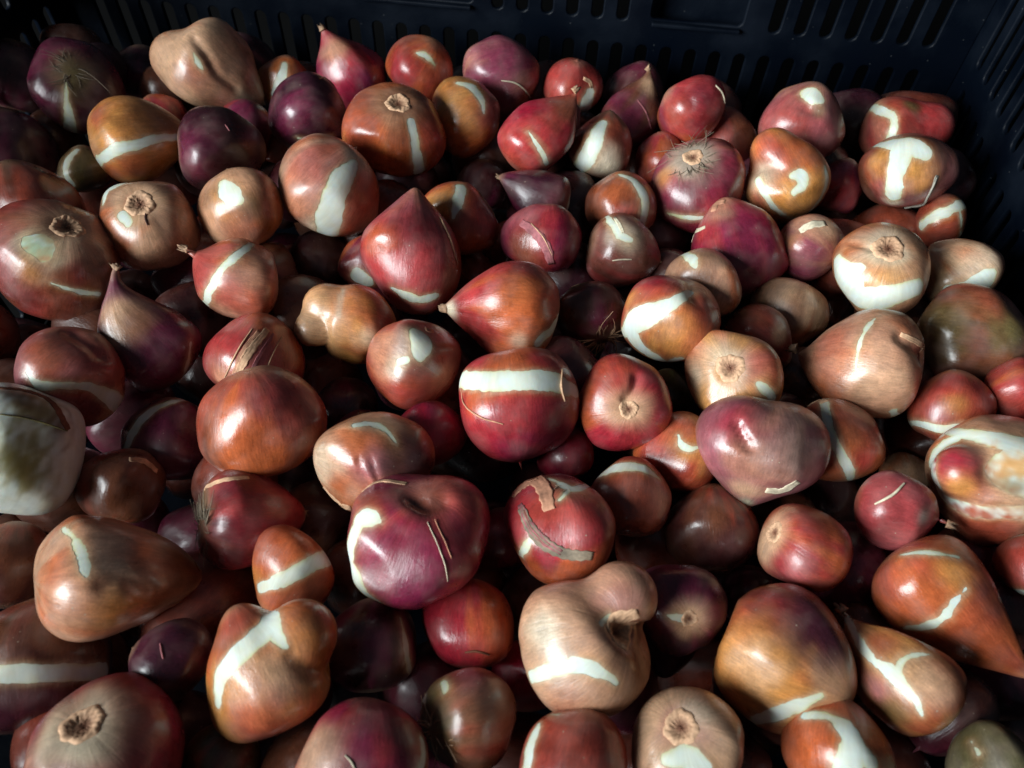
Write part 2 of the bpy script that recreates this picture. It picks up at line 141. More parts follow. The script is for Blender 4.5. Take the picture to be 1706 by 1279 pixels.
(403,350,140,110,0,.95,.15,'orange','tan',0,'orange tan bulb with milky blotch and brown rot, left upper area',[('F',[(370,306),(382,322),(398,332)],[18,34,18]),('P',385,350,32,'gold',.7),('P',435,345,30,'brown',.6),('P',410,345,22,'olive',.5),('P',400,390,36,'rust',.7),('P',340,392,9,'dbrown',1)]),
(248,374,158,-72,-58,1.0,.15,'pinktan','brown',0,'tan bulb with cracked root disc facing up, left upper area',[('F',[(172,338),(178,318),(198,304),(215,300)],[8,24,24,10]),('F',[(204,360),(214,370)],[18,16]),('P',240,340,40,'tan',.8),('B',24),('P',222,335,12,'red',.4),('P',255,410,40,'tan',.7),('D',[(244,352),(242,364),(246,375)],3,'dbrown')]),
(214,235,132,10,-4,1.4,.2,'orange','gold',0,'orange bulb with wavy white stripe, upper left',[('F',[(148,282),(170,264),(192,250),(230,240),(262,230),(305,228)],[14,16,18,16,13,10]),('P',160,195,22,'rust',.8),('P',260,210,40,'brown',.6),('P',225,272,26,'rust',.7)]),
(146,285,84,100,0,1.0,.15,'dbrown','olive',2,'small dark bulb with curved pale rim at upper left',[('F',[(128,250),(112,268),(109,288),(120,308)],[8,11,10,9])]),
(362,254,142,0,0,1.1,.25,'plum','dbrown',0,'blackish purple bulb with soft glints, right of the wavy striped one',[('P',310,255,36,'purple',.5),('D',[(375,208),(382,218)],2,'mauve')]),  # purple patch and mauve strand are painted glints
(408,215,92,60,0,1.0,.2,'purple','plum',2,'dim purple bulb behind the blackish purple bulb',[]),
(272,196,74,120,0,1.0,.2,'red','plum',2,'dim reddish bulb behind the wavy striped orange bulb',[]),
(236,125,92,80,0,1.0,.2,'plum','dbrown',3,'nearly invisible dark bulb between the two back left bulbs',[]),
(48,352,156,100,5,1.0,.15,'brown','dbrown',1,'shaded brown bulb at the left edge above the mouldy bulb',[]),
(98,435,202,-107,-46,1.0,.15,'brown','red',0,'big brown bulb with pale green mould and ringed root scar, left edge',[('F',[(50,404),(66,408),(72,424)],[26,38,24]),('Z','cut'),('P',60,414,34,'green',.9),('P',42,448,24,'gold',.8),('B',26),('P',112,388,44,'tan',.7),('F',[(86,472),(110,480),(135,486),(164,491)],[3,7,10,9]),('P',10,450,40,'mauve',.6),('P',75,365,30,'pinktan',.5)]),  # mauve spot at the left edge paints a highlight into the skin
(410,470,130,168,0,1.6,.5,'pinktan','red',0,'pinkish bulb with clean white stripe and upturned tip left',[('U',-.6),('F',[(420,406),(396,424),(370,447),(352,478),(338,515)],[9,16,16,15,11]),('P',330,455,40,'red',.6),('P',430,510,36,'rust',.6),('P',440,450,40,'tan',.5)]),
(256,588,136,132,0,1.95,.85,'plum','purple',1,'dark purple bulb with hooked tan tip up left',[('U',-.75),('F',[(318,570),(313,605),(300,635),(275,655)],[3,8,10,8]),('P',200,530,34,'tan',.95),('P',225,535,24,'brown',.8)]),
(120,628,178,60,15,.95,.15,'mauve','rust',0,'dull pink brown bulb with wavy white ribbon, above the peeled bulb',[('F',[(44,620),(62,640),(100,642),(145,644),(180,658),(205,680),(218,696)],[5,14,13,15,24,30,14]),('P',75,590,36,'orange',.5),('P',195,630,32,'rust',.7),('K',[(120,555),(150,575),(165,590)],16,.08),('P',130,680,44,'plum',.6)]),
(12,750,216,78,0,1.0,.05,'cream','olive',0,'mostly white peeled bulb with mustard stains, cut by left edge',[('Z','naked'),('P',66,684,40,'mustard',.9),('P',20,655,30,'brown',.7),('P',105,712,26,'brown',.7),('D',[(0,690),(50,698),(112,718)],3,'olive'),('P',22,762,46,'mustard',.95),('P',44,790,26,'mustard',.8),('H',[(-10,646),(40,650),(84,668),(114,716)],13,'brown')]),
(288,738,150,90,0,1.0,.15,'plum','purple',2,'dark purple bulb with pale rim along its upper left',[('F',[(208,750),(224,715),(252,685),(290,668),(330,664)],[16,18,17,13,6])]),
(204,814,142,75,0,1.0,.2,'brown','dbrown',2,'dark brown bulb with frayed top, right of the white peeled bulb',[('H',[(215,765),(240,768),(262,785)],12,'tan')]),
(398,866,152,5,-18,1.4,.4,'red','plum',1,'dark red bulb with fuzzy roots at its left end, lower left centre',[('R',50,44,'root'),('P',315,835,40,'olive',.75),('H',[(335,815),(370,800),(415,795)],9,'tan'),('D',[(338,905),(332,925),(325,940)],3,'mauve')]),
(610,768,160,170,-8,1.0,.15,'tan','orange',0,'pale golden bulb with white arc and pink wrinkles, centre left',[('S',660,760,130,20,-10,1.0,.1,'brown',-.05),('F',[(590,708),(618,706),(642,716),(660,738)],[7,13,12,5]),('P',612,740,30,'orange',.7),('P',620,782,32,'mauve',.9),('K',[(598,765),(602,785),(610,805)],6,.05),('K',[(618,765),(624,785),(630,802)],6,.05),('P',540,770,34,'cream',.5),('P',690,770,50,'plum',.9),('H',[(525,820),(550,838),(585,846)],16,'tan'),('P',590,820,20,'pinktan',.7)]),
(718,724,118,100,0,1.0,.15,'crimson','purple',1,'dull crimson bulb in shade left of the white belted bulb',[]),
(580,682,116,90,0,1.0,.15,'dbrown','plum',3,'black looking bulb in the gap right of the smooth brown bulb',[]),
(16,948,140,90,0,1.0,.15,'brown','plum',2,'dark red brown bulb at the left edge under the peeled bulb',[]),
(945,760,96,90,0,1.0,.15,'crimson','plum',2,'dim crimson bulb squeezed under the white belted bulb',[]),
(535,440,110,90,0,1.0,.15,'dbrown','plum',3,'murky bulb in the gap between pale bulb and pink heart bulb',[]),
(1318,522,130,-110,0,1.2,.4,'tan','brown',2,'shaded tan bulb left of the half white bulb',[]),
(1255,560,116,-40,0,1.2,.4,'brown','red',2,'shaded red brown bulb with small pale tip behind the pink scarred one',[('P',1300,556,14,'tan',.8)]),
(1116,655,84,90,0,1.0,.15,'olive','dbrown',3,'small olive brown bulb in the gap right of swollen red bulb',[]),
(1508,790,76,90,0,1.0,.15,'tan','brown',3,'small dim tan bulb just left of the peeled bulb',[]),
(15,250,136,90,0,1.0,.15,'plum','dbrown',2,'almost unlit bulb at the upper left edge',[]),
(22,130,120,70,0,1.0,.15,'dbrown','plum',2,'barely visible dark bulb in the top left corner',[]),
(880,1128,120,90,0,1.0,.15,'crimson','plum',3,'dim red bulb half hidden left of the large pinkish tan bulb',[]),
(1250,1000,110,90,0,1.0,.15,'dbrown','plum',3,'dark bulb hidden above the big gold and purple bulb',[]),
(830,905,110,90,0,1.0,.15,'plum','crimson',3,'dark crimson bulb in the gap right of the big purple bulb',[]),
]

# ------------------------------------------------------------------ helpers
rng = np.random.default_rng(7)
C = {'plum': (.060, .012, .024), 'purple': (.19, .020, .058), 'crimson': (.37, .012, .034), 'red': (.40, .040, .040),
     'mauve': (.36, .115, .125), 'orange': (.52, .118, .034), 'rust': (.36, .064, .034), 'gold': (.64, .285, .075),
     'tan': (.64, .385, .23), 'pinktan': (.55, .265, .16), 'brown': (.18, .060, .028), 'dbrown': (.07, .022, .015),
     'cream': (.66, .58, .42), 'olive': (.15, .125, .045), 'grey': (.33, .31, .26), 'green': (.42, .50, .34),
     'root': (.25, .195, .135), 'mustard': (.36, .28, .10)}
C = {k: np.array(v) for k, v in C.items()}

def ray(u, v):
    return FWD + RGT * ((u - PW / 2) / FPX) + UPV * ((PH / 2 - v) / FPX)

def at_depth(u, v, t):
    return CAM + ray(u, v) * t

def at_height(u, v, z):
    d = ray(u, v)
    return (z - CAM[2]) / d[2]

def snoise(p, freq, seed, n=10):
    """smooth 3-D noise, about -1..1, from a sum of sines"""
    r = np.random.default_rng(seed)
    out = np.zeros(len(p))
    for _ in range(n):
        k = r.normal(size=3); k *= freq * r.uniform(.6, 1.7) / np.linalg.norm(k)
        q = r.normal(size=3); q *= freq * r.uniform(.6, 1.4) / np.linalg.norm(q)
        out += np.sin(p @ k + r.uniform(0, 6.28) + 1.3 * np.sin(p @ q + r.uniform(0, 6.28)))
    return out / (n ** .5)

def vnormals(v, t):
    n = np.zeros_like(v)
    fn = np.cross(v[t[:, 1]] - v[t[:, 0]], v[t[:, 2]] - v[t[:, 0]])
    for k in range(3):
        np.add.at(n, t[:, k], fn)
    return n / np.maximum(np.linalg.norm(n, axis=1, keepdims=True), 1e-12)

def make_mesh(name, v, t, mat, parent=None, col=None, fib=None, nrm=None, loc=None):
    v = np.asarray(v, dtype=np.float32); t = np.asarray(t, dtype=np.int32)
    me = bpy.data.meshes.new(name)
    me.vertices.add(len(v)); me.vertices.foreach_set('co', v.ravel())
    me.loops.add(t.size); me.loops.foreach_set('vertex_index', t.ravel())
    k = t.shape[1]
    me.polygons.add(len(t)); me.polygons.foreach_set('loop_start', np.arange(0, t.size, k, dtype=np.int32))
    me.polygons.foreach_set('use_smooth', np.ones(len(t), dtype=bool))
    me.update(calc_edges=True)
    if col is not None:
        a = me.attributes.new('Col', 'FLOAT_COLOR', 'POINT')
        a.data.foreach_set('color', np.c_[col, np.ones(len(col))].astype(np.float32).ravel())
    if fib is not None:
        a = me.attributes.new('fib', 'FLOAT_VECTOR', 'POINT')
        a.data.foreach_set('vector', fib.astype(np.float32).ravel())
    if nrm is not None:
        me.normals_split_custom_set_from_vertices(nrm.tolist())
    me.materials.append(mat)
    o = bpy.data.objects.new(name, me); COL.objects.link(o)
    if parent is not None: o.parent = parent
    if loc is not None: o.location = loc
    return o

def grid_tris(nr, nc, wrap, off=0):
    i, j = np.meshgrid(np.arange(nr - 1), np.arange(nc if wrap else nc - 1), indexing='ij')
    a = i * nc + j; b = i * nc + (j + 1) % nc; c = a + nc; d = b + nc
    return np.concatenate([np.stack([a, b, d], -1).reshape(-1, 3), np.stack([a, d, c], -1).reshape(-1, 3)]) + off

# ------------------------------------------------------------------ materials
def nodes_of(name):
    m = bpy.data.materials.new(name); m.use_nodes = True
    nt = m.node_tree
    return m, nt, nt.nodes['Principled BSDF']

def N(nt, typ, **kw):
    n = nt.nodes.new(typ)
    for k, v in kw.items():
        if k.startswith('i_'):
            n.inputs[k[2:].replace('_', ' ')].default_value = v
        else:
            setattr(n, k, v)
    return n

def ramp(nt, src, a, b, ca=0.0, cb=1.0):
    r = N(nt, 'ShaderNodeMapRange')
    r.inputs['From Min'].default_value = a; r.inputs['From Max'].default_value = b
    r.inputs['To Min'].default_value = ca; r.inputs['To Max'].default_value = cb
    nt.links.new(src, r.inputs['Value'])
    return r.outputs['Result']

def mixc(nt, fac, a, b, mode='MIX'):
    n = N(nt, 'ShaderNodeMix', data_type='RGBA', blend_type=mode)
    for s, v in ((n.inputs['Factor'], fac), (n.inputs['A'], a), (n.inputs['B'], b)):
        pass
    ins = [s for s in n.inputs if s.enabled]
    outs = [s for s in n.outputs if s.enabled]
    for s, v in zip(ins, (fac, a, b)):
        if hasattr(v, 'is_output'): nt.links.new(v, s)
        elif isinstance(v, (int, float)): s.default_value = v
        else: s.default_value = (*v, 1)
    return outs[0]

def skin_material():
    m, nt, bs = nodes_of('bulb_skin')
    L = nt.links.new
    col = N(nt, 'ShaderNodeAttribute', attribute_name='Col')
    fib = N(nt, 'ShaderNodeAttribute', attribute_name='fib')
    tex = N(nt, 'ShaderNodeTexCoord')
    info = N(nt, 'ShaderNodeObjectInfo')
    off = N(nt, 'ShaderNodeVectorMath', operation='SCALE'); off.inputs['Scale'].default_value = 37.0
    cmb = N(nt, 'ShaderNodeCombineXYZ')
    for k in range(3): L(info.outputs['Random'], cmb.inputs[k])
    L(cmb.outputs[0], off.inputs[0])
    def shifted(src):
        a = N(nt, 'ShaderNodeVectorMath', operation='ADD'); L(src, a.inputs[0]); L(off.outputs[0], a.inputs[1])
        return a.outputs[0]
    pf, po = shifted(fib.outputs['Vector']), shifted(tex.outputs['Object'])
    n1 = N(nt, 'ShaderNodeTexNoise'); n1.inputs['Scale'].default_value = 9; n1.inputs['Detail'].default_value = 4; L(pf, n1.inputs['Vector'])
    n2 = N(nt, 'ShaderNodeTexNoise'); n2.inputs['Scale'].default_value = 230; n2.inputs['Detail'].default_value = 5; L(po, n2.inputs['Vector'])
    n3 = N(nt, 'ShaderNodeTexNoise'); n3.inputs['Scale'].default_value = 1500; n3.inputs['Detail'].default_value = 3; L(po, n3.inputs['Vector'])
    n4 = N(nt, 'ShaderNodeTexVoronoi'); n4.inputs['Scale'].default_value = 330; L(po, n4.inputs['Vector'])
    n5 = N(nt, 'ShaderNodeTexNoise'); n5.inputs['Scale'].default_value = 95; n5.inputs['Detail'].default_value = 2; L(po, n5.inputs['Vector'])
    n6 = N(nt, 'ShaderNodeTexNoise'); n6.inputs['Scale'].default_value = 30; n6.inputs['Detail'].default_value = 5; n6.inputs['Roughness'].default_value = .65; L(pf, n6.inputs['Vector'])
    # streaks along the meridians, blotches, and a grainy tooth
    c = mixc(nt, 1.0, col.outputs['Color'], ramp(nt, n1.outputs['Fac'], .25, .75, .86, 1.10), 'MULTIPLY')
    c = mixc(nt, 1.0, c, ramp(nt, n2.outputs['Fac'], .3, .72, .80, 1.14), 'MULTIPLY')
    c = mixc(nt, 1.0, c, ramp(nt, n3.outputs['Fac'], .3, .7, .88, 1.1), 'MULTIPLY')
    c = mixc(nt, 1.0, c, ramp(nt, n6.outputs['Fac'], .3, .7, .78, 1.16), 'MULTIPLY')
    # dusty specks and scuffs
    speck = N(nt, 'ShaderNodeMath', operation='MULTIPLY')
    L(ramp(nt, n4.outputs['Distance'], .10, .05), speck.inputs[0]); L(ramp(nt, n5.outputs['Fac'], .54, .62), speck.inputs[1])
    c = mixc(nt, speck.outputs[0], c, (.42, .34, .25))
    dust = N(nt, 'ShaderNodeMath', operation='MULTIPLY')
    L(ramp(nt, n5.outputs['Fac'], .45, .75), dust.inputs[0]); dust.inputs[1].default_value = .2
    c = mixc(nt, dust.outputs[0], c, (.36, .25, .22))
    L(c, bs.inputs['Base Color'])
    L(ramp(nt, n5.outputs['Fac'], .3, .7, .23, .40), bs.inputs['Roughness'])
    bs.inputs['IOR'].default_value = 1.54
    bs.inputs['Coat Weight'].default_value = .25
    bs.inputs['Coat Roughness'].default_value = .16
    bs.inputs['Subsurface Weight'].default_value = .06
    bs.inputs['Subsurface Radius'].default_value = (1, .35, .15)
    bs.inputs['Subsurface Scale'].default_value = .002
    b1 = N(nt, 'ShaderNodeBump'); b1.inputs['Strength'].default_value = .18; b1.inputs['Distance'].default_value = .0006; L(n1.outputs['Fac'], b1.inputs['Height'])
    b2 = N(nt, 'ShaderNodeBump'); b2.inputs['Strength'].default_value = .22; b2.inputs['Distance'].default_value = .0007; L(n2.outputs['Fac'], b2.inputs['Height']); L(b1.outputs[0], b2.inputs['Normal'])
    b3 = N(nt, 'ShaderNodeBump'); b3.inputs['Strength'].default_value = .25; b3.inputs['Distance'].default_value = .0001; L(n3.outputs['Fac'], b3.inputs['Height']); L(b2.outputs[0], b3.inputs['Normal'])
    b4 = N(nt, 'ShaderNodeBump'); b4.inputs['Strength'].default_value = .22; b4.inputs['Distance'].default_value = .0005; L(n6.outputs['Fac'], b4.inputs['Height']); L(b3.outputs[0], b4.inputs['Normal'])
    L(b4.outputs[0], bs.inputs['Normal'])
    return m

def flesh_material():
    m, nt, bs = nodes_of('bulb_flesh')
    L = nt.links.new
    fib = N(nt, 'ShaderNodeAttribute', attribute_name='fib'); tex = N(nt, 'ShaderNodeTexCoord')
    col = N(nt, 'ShaderNodeAttribute', attribute_name='Col')
    n1 = N(nt, 'ShaderNodeTexNoise'); n1.inputs['Scale'].default_value = 12; n1.inputs['Detail'].default_value = 3; L(fib.outputs['Vector'], n1.inputs['Vector'])
    n2 = N(nt, 'ShaderNodeTexNoise'); n2.inputs['Scale'].default_value = 170; n2.inputs['Detail'].default_value = 5; L(tex.outputs['Object'], n2.inputs['Vector'])
    c = mixc(nt, ramp(nt, n2.outputs['Fac'], .35, .75), (.67, .745, .695), (.69, .69, .54))
    c = mixc(nt, 1.0, c, ramp(nt, n1.outputs['Fac'], .3, .7, .92, 1.05), 'MULTIPLY')
    c = mixc(nt, 1.0, c, col.outputs['Color'], 'MULTIPLY')
    L(c, bs.inputs['Base Color'])
    bs.inputs['Roughness'].default_value = .38
    bs.inputs['Subsurface Weight'].default_value = .12
    bs.inputs['Subsurface Scale'].default_value = .002
    b = N(nt, 'ShaderNodeBump'); b.inputs['Strength'].default_value = .3; b.inputs['Distance'].default_value = .0006; L(n2.outputs['Fac'], b.inputs['Height'])
    L(b.outputs[0], bs.inputs['Normal'])
    return m

def dry_material():
    m, nt, bs = nodes_of('dry_husk')
    L = nt.links.new
    col = N(nt, 'ShaderNodeAttribute', attribute_name='Col'); tex = N(nt, 'ShaderNodeTexCoord')
    n2 = N(nt, 'ShaderNodeTexNoise'); n2.inputs['Scale'].default_value = 900; n2.inputs['Detail'].default_value = 5; L(tex.outputs['Object'], n2.inputs['Vector'])
    c = mixc(nt, 1.0, col.outputs['Color'], ramp(nt, n2.outputs['Fac'], .3, .7, .76, 1.12), 'MULTIPLY')
    L(c, bs.inputs['Base Color']); bs.inputs['Roughness'].default_value = .75
    b = N(nt, 'ShaderNodeBump'); b.inputs['Strength'].default_value = .2; b.inputs['Distance'].default_value = .0004; L(n2.outputs['Fac'], b.inputs['Height'])
    L(b.outputs[0], bs.inputs['Normal'])
    return m

def plastic_material():
    m, nt, bs = nodes_of('crate_plastic')
    L = nt.links.new
    tex = N(nt, 'ShaderNodeTexCoord')
    n1 = N(nt, 'ShaderNodeTexNoise'); n1.inputs['Scale'].default_value = 24; n1.inputs['Detail'].default_value = 6; L(tex.outputs['Object'], n1.inputs['Vector'])
    n2 = N(nt, 'ShaderNodeTexVoronoi'); n2.inputs['Scale'].default_value = 130; L(tex.outputs['Object'], n2.inputs['Vector'])
    n3 = N(nt, 'ShaderNodeTexNoise'); n3.inputs['Scale'].default_value = 500; n3.inputs['Detail'].default_value = 2; L(tex.outputs['Object'], n3.inputs['Vector'])
    c = mixc(nt, ramp(nt, n1.outputs['Fac'], .45, .8), (.0007, .0020, .0050), (.0050, .0080, .0140))
    c = mixc(nt, ramp(nt, n2.outputs['Distance'], .07, .03), c, (.03, .033, .036))
    L(c, bs.inputs['Base Color'])
    L(ramp(nt, n1.outputs['Fac'], .3, .7, .38, .62), bs.inputs['Roughness'])
    bs.inputs['Specular IOR Level'].default_value = .11
    b = N(nt, 'ShaderNodeBump'); b.inputs['Strength'].default_value = .2; b.inputs['Distance'].default_value = .0005; L(n3.outputs['Fac'], b.inputs['Height'])
    L(b.outputs[0], bs.inputs['Normal'])
    return m

def ground_material():
    m, nt, bs = nodes_of('black_ground')
    tex = N(nt, 'ShaderNodeTexCoord'); n = N(nt, 'ShaderNodeTexNoise'); n.inputs['Scale'].default_value = 12; n.inputs['Detail'].default_value = 8
    nt.links.new(tex.outputs['Object'], n.inputs['Vector'])
    nt.links.new(mixc(nt, n.outputs['Fac'], (.0006, .0006, .0007), (.0018, .0018, .0018)), bs.inputs['Base Color'])  # near black: shade behind the wall slots is put into the ground colour
    bs.inputs['Roughness'].default_value = .9; bs.inputs['Specular IOR Level'].default_value = .1
    return m

SKIN, FLESH, DRY, PLASTIC, GROUND_MAT = skin_material(), flesh_material(), dry_material(), plastic_material(), ground_material()

# ------------------------------------------------------------------ ground and crate
YAW = math.radians(-4)
EX = np.array([math.cos(YAW), math.sin(YAW), 0]); EY = np.array([-math.sin(YAW), math.cos(YAW), 0])
def plane_pt(u, v, z=Z0): return at_depth(u, v, at_height(u, v, z))
REAR = float(EY @ plane_pt(850, 88)) + 0.016
RIGHT = float(EX @ plane_pt(1588, 215)) + 0.012
WID, DEP, TOP, BOT = 0.56, 0.52, Z0 + 0.088, 0.012
LEFT, FRONT = RIGHT - WID, REAR - DEP
def wall_z(u, v):                                     # height at which a pixel's ray meets the inside of the rear wall
    d = ray(u, v); t = (REAR - EY @ CAM) / (EY @ d); return float((CAM + d * t)[2])
def wall_x(u, v):
    d = ray(u, v); t = (REAR - EY @ CAM) / (EY @ d); return float(EX @ (CAM + d * t))
SLOT_TOP, SLOT2_BOT = wall_z(925, 62), wall_z(950, 26)

gv = np.array([(-4, -4, 0), (4, -4, 0), (4, 4, 0), (-4, 4, 0)], dtype=float)
g = make_mesh('ground', gv, [(0, 1, 2, 3)], GROUND_MAT); g['kind'] = 'structure'

def plate(name, outline, holes, thick, M, mat, parent, bevel=.0008):
    """a moulded plate with openings: a filled 2-D outline, given thickness"""
    cu = bpy.data.curves.new(name, 'CURVE'); cu.dimensions = '2D'; cu.fill_mode = 'BOTH'
    cu.extrude = thick / 2 - bevel; cu.bevel_depth = bevel; cu.bevel_resolution = 1; cu.offset = -bevel
    for pts in [outline] + holes:
        sp = cu.splines.new('POLY'); sp.points.add(len(pts) - 1)
        for p, q in zip(sp.points, pts): p.co = (q[0], q[1], 0, 1)
        sp.use_cyclic_u = True
    tmp = bpy.data.objects.new(name, cu); COL.objects.link(tmp)
    bpy.context.view_layer.update()
    me = bpy.data.meshes.new_from_object(tmp.evaluated_get(bpy.context.evaluated_depsgraph_get()))
    bpy.data.objects.remove(tmp); bpy.data.curves.remove(cu)
    me.name = name; me.materials.clear(); me.materials.append(mat)
    o = bpy.data.objects.new(name, me); COL.objects.link(o); o.parent = parent; o.matrix_local = M
    return o

def slot(cx, z0, z1, w):
    r = w / 2; n = 6
    up = [(cx + r * math.cos(a), z1 - r + r * math.sin(a)) for a in np.linspace(0, math.pi, n)]
    dn = [(cx + r * math.cos(a), z0 + r + r * math.sin(a)) for a in np.linspace(math.pi, 2 * math.pi, n)]
    return up + dn

def rrect(x0, z0, x1, z1, r=.003):
    out = []
    for cx, cz, a0 in ((x1 - r, z1 - r, 0), (x0 + r, z1 - r, 90), (x0 + r, z0 + r, 180), (x1 - r, z0 + r, 270)):
        for a in (0, 30, 60, 90): out.append((cx + r * math.cos(math.radians(a0 + a)), cz + r * math.sin(math.radians(a0 + a))))
    return out

crate = bpy.data.objects.new('plastic_crate', None); COL.objects.link(crate)
crate['label'] = 'dark blue black plastic crate with slotted walls holding all the bulbs'; crate['category'] = 'crate'
cc = EX * (LEFT + RIGHT) / 2 + EY * (FRONT + REAR) / 2
crate.location = (cc[0], cc[1], 0); crate.rotation_euler = (0, 0, YAW)
hw, hd, T = WID / 2, DEP / 2, .003
SH = -(LEFT + RIGHT) / 2                               # wall x -> crate x
def wallM(origin, xdir, ndir):                         # plate x, plate y (up), plate normal
    return Matrix(((xdir[0], 0, ndir[0], origin[0]), (xdir[1], 0, ndir[1], origin[1]), (0, 1, 0, 0), (0, 0, 0, 1)))
def slots_between(x0, x1, z0, z1, skip=(), pitch=.0150, w=.0066):
    n = int((x1 - x0) / pitch); s = x0 + ((x1 - x0) - (n - 1) * pitch) / 2
    return [slot(s + i * pitch, z0, z1, w) for i in range(n) if not any(a - w < s + i * pitch < b + w for a, b in skip)]
HX = [(wall_x(1084, 30) + SH, wall_x(1238, 38) + SH), (wall_x(598, 8) + SH, wall_x(788, 12) + SH)]
HZ = wall_z(1160, 38)
rows = [(BOT + .018, Z0 - .075), (Z0 - .064, SLOT_TOP)]
rect = lambda a, b, c, d: [(a, c), (b, c), (b, d), (a, d)]
rear_holes = [s for z0, z1 in rows for s in slots_between(-hw + .014, hw - .014, z0, z1)]
rear_holes += slots_between(-hw + .014, hw - .014, SLOT2_BOT, TOP - .008, HX)
rear_holes += [rrect(a, HZ, b, TOP - .008) for a, b in HX]
plate('rear_wall', rect(-hw, hw, BOT, TOP), rear_holes, T, wallM((0, hd + T / 2), (1, 0), (0, -1)), PLASTIC, crate)
side_holes = [s for z0, z1 in rows for s in slots_between(-hd + .014, hd - .010, z0, z1)] + slots_between(-hd + .014, hd - .010, SLOT2_BOT, TOP - .008)
plate('side_wall', rect(-hd - T, hd + T, BOT, TOP), side_holes, T, wallM((hw + T / 2, 0), (0, 1), (1, 0)), PLASTIC, crate)
plate('side_wall', rect(-hd - T, hd + T, BOT, TOP), side_holes, T, wallM((-hw - T / 2, 0), (0, 1), (1, 0)), PLASTIC, crate)
plate('front_wall', rect(-hw, hw, BOT, TOP), slots_between(-hw + .014, hw - .014, *rows[0]) + slots_between(-hw + .014, hw - .014, *rows[1]), T, wallM((0, -hd - T / 2), (1, 0), (0, -1)), PLASTIC, crate)

def boxes(name, specs, mat, parent, bev=.0007):
    import bmesh
    bm = bmesh.new()
    for (x0, y0, z0), (x1, y1, z1) in specs:
        r = bmesh.ops.create_cube(bm, size=1)
        for v in r['verts']:
            v.co = Vector(((x0 + x1) / 2 + v.co.x * (x1 - x0), (y0 + y1) / 2 + v.co.y * (y1 - y0), (z0 + z1) / 2 + v.co.z * (z1 - z0)))
    bmesh.ops.bevel(bm, geom=list(bm.edges), offset=bev, segments=2, affect='EDGES', profile=.5)
    me = bpy.data.meshes.new(name); bm.to_mesh(me); bm.free(); me.materials.append(mat)
    o = bpy.data.objects.new(name, me); COL.objects.link(o); o.parent = parent
    return o
boxes('floor_panel', [((-hw, -hd, .008), (hw, hd, BOT - .0004))], PLASTIC, crate)
for a, b in HX:                                         # the recessed grips: a lip below and a closed back
    boxes('grip_lip', [((a + .001, hd - .0035, HZ - .0032), (b - .001, hd - .0004, HZ - .0008))], PLASTIC, crate)
    boxes('grip_back', [((a - .004, hd + .012, HZ - .012), (b + .004, hd + .0145, TOP - .002))], PLASTIC, crate)
e = .0008
boxes('rim', [((-hw - .012, hd + T + e, TOP - .004), (hw + .012, hd + .012, TOP + .004)), ((-hw - .012, -hd - .012, TOP - .004), (hw + .012, -hd - T - e, TOP + .004)),
              ((hw + T + e, -hd - T, TOP - .004), (hw + .012, hd + T, TOP + .004)), ((-hw - .012, -hd - T, TOP - .004), (-hw - T - e, hd + T, TOP + .004))], PLASTIC, crate)
# ribs that stiffen the walls on the outside
boxes('rib', [((-hw, hd + T + e, SLOT_TOP + .004), (hw, hd + .008, SLOT_TOP + .006)), ((hw + T + e, -hd, SLOT_TOP + .004), (hw + .008, hd, SLOT_TOP + .006))], PLASTIC, crate)

# ------------------------------------------------------------------ where every bulb lies
LEVEL_Z = {0: .010, 1: .001, 2: -.010, 3: -.026}
def axis_frame(u, v, th, ph):
    """side, depth and tip directions of a bulb whose tip points to angle th across the view and ph towards it"""
    tw = -ray(u, v); tw /= np.linalg.norm(tw)
    rg = RGT - tw * (RGT @ tw); rg /= np.linalg.norm(rg)
    up = np.cross(tw, rg)
    th, ph = math.radians(th), math.radians(ph)
    im = rg * math.cos(th) + up * math.sin(th)
    a = im * math.cos(ph) + tw * math.sin(ph)
    s = rg * -math.sin(th) + up * math.cos(th)
    n = np.cross(a, s)
    return np.stack([s, n, a])
def spheres_of(b, t):
    u, v, w, th, ph, tl, sh = b[:7]
    c = at_depth(u, v, t); R = w * t / FPX / 2; a = axis_frame(u, v, th, ph)[2]
    out = [(c, R * .97)]
    if tl > 1.1:
        k = tl - 1.0
        out += [(c + a * R * (.4 + .35 * k), R * (.78 - .18 * sh)), (c + a * R * (.75 + .6 * k), R * (.48 - .2 * sh))]
    for m in b[11]:
        if m[0] in 'SV': out.append((at_depth(m[1], m[2], t - m[9] * R), m[3] * t / FPX / 2 * .95))
    return out
order = sorted(range(len(BULBS)), key=lambda i: (BULBS[i][9], -BULBS[i][1]))
placed, DEPTH = [], {}
for i in order:
    b = BULBS[i]
    lim = at_height(b[0], b[1], Z0 - (.030 if b[9] < 1 else .042 if b[9] < 2 else .070))
    t = at_height(b[0], b[1], Z0 + LEVEL_Z[b[9]]); best = (1e9, t)
    while t < lim:
        ov = 0
        for c, r in spheres_of(b, t):
            for c2, r2 in placed:
                d = .86 * (r + r2) - np.linalg.norm(c - c2)
                if d > ov: ov = d
        if ov < best[0] - 1e-6: best = (ov, t)
        if ov <= 0: break
        t += .0012
    DEPTH[i] = best[1]
    placed += spheres_of(b, best[1])

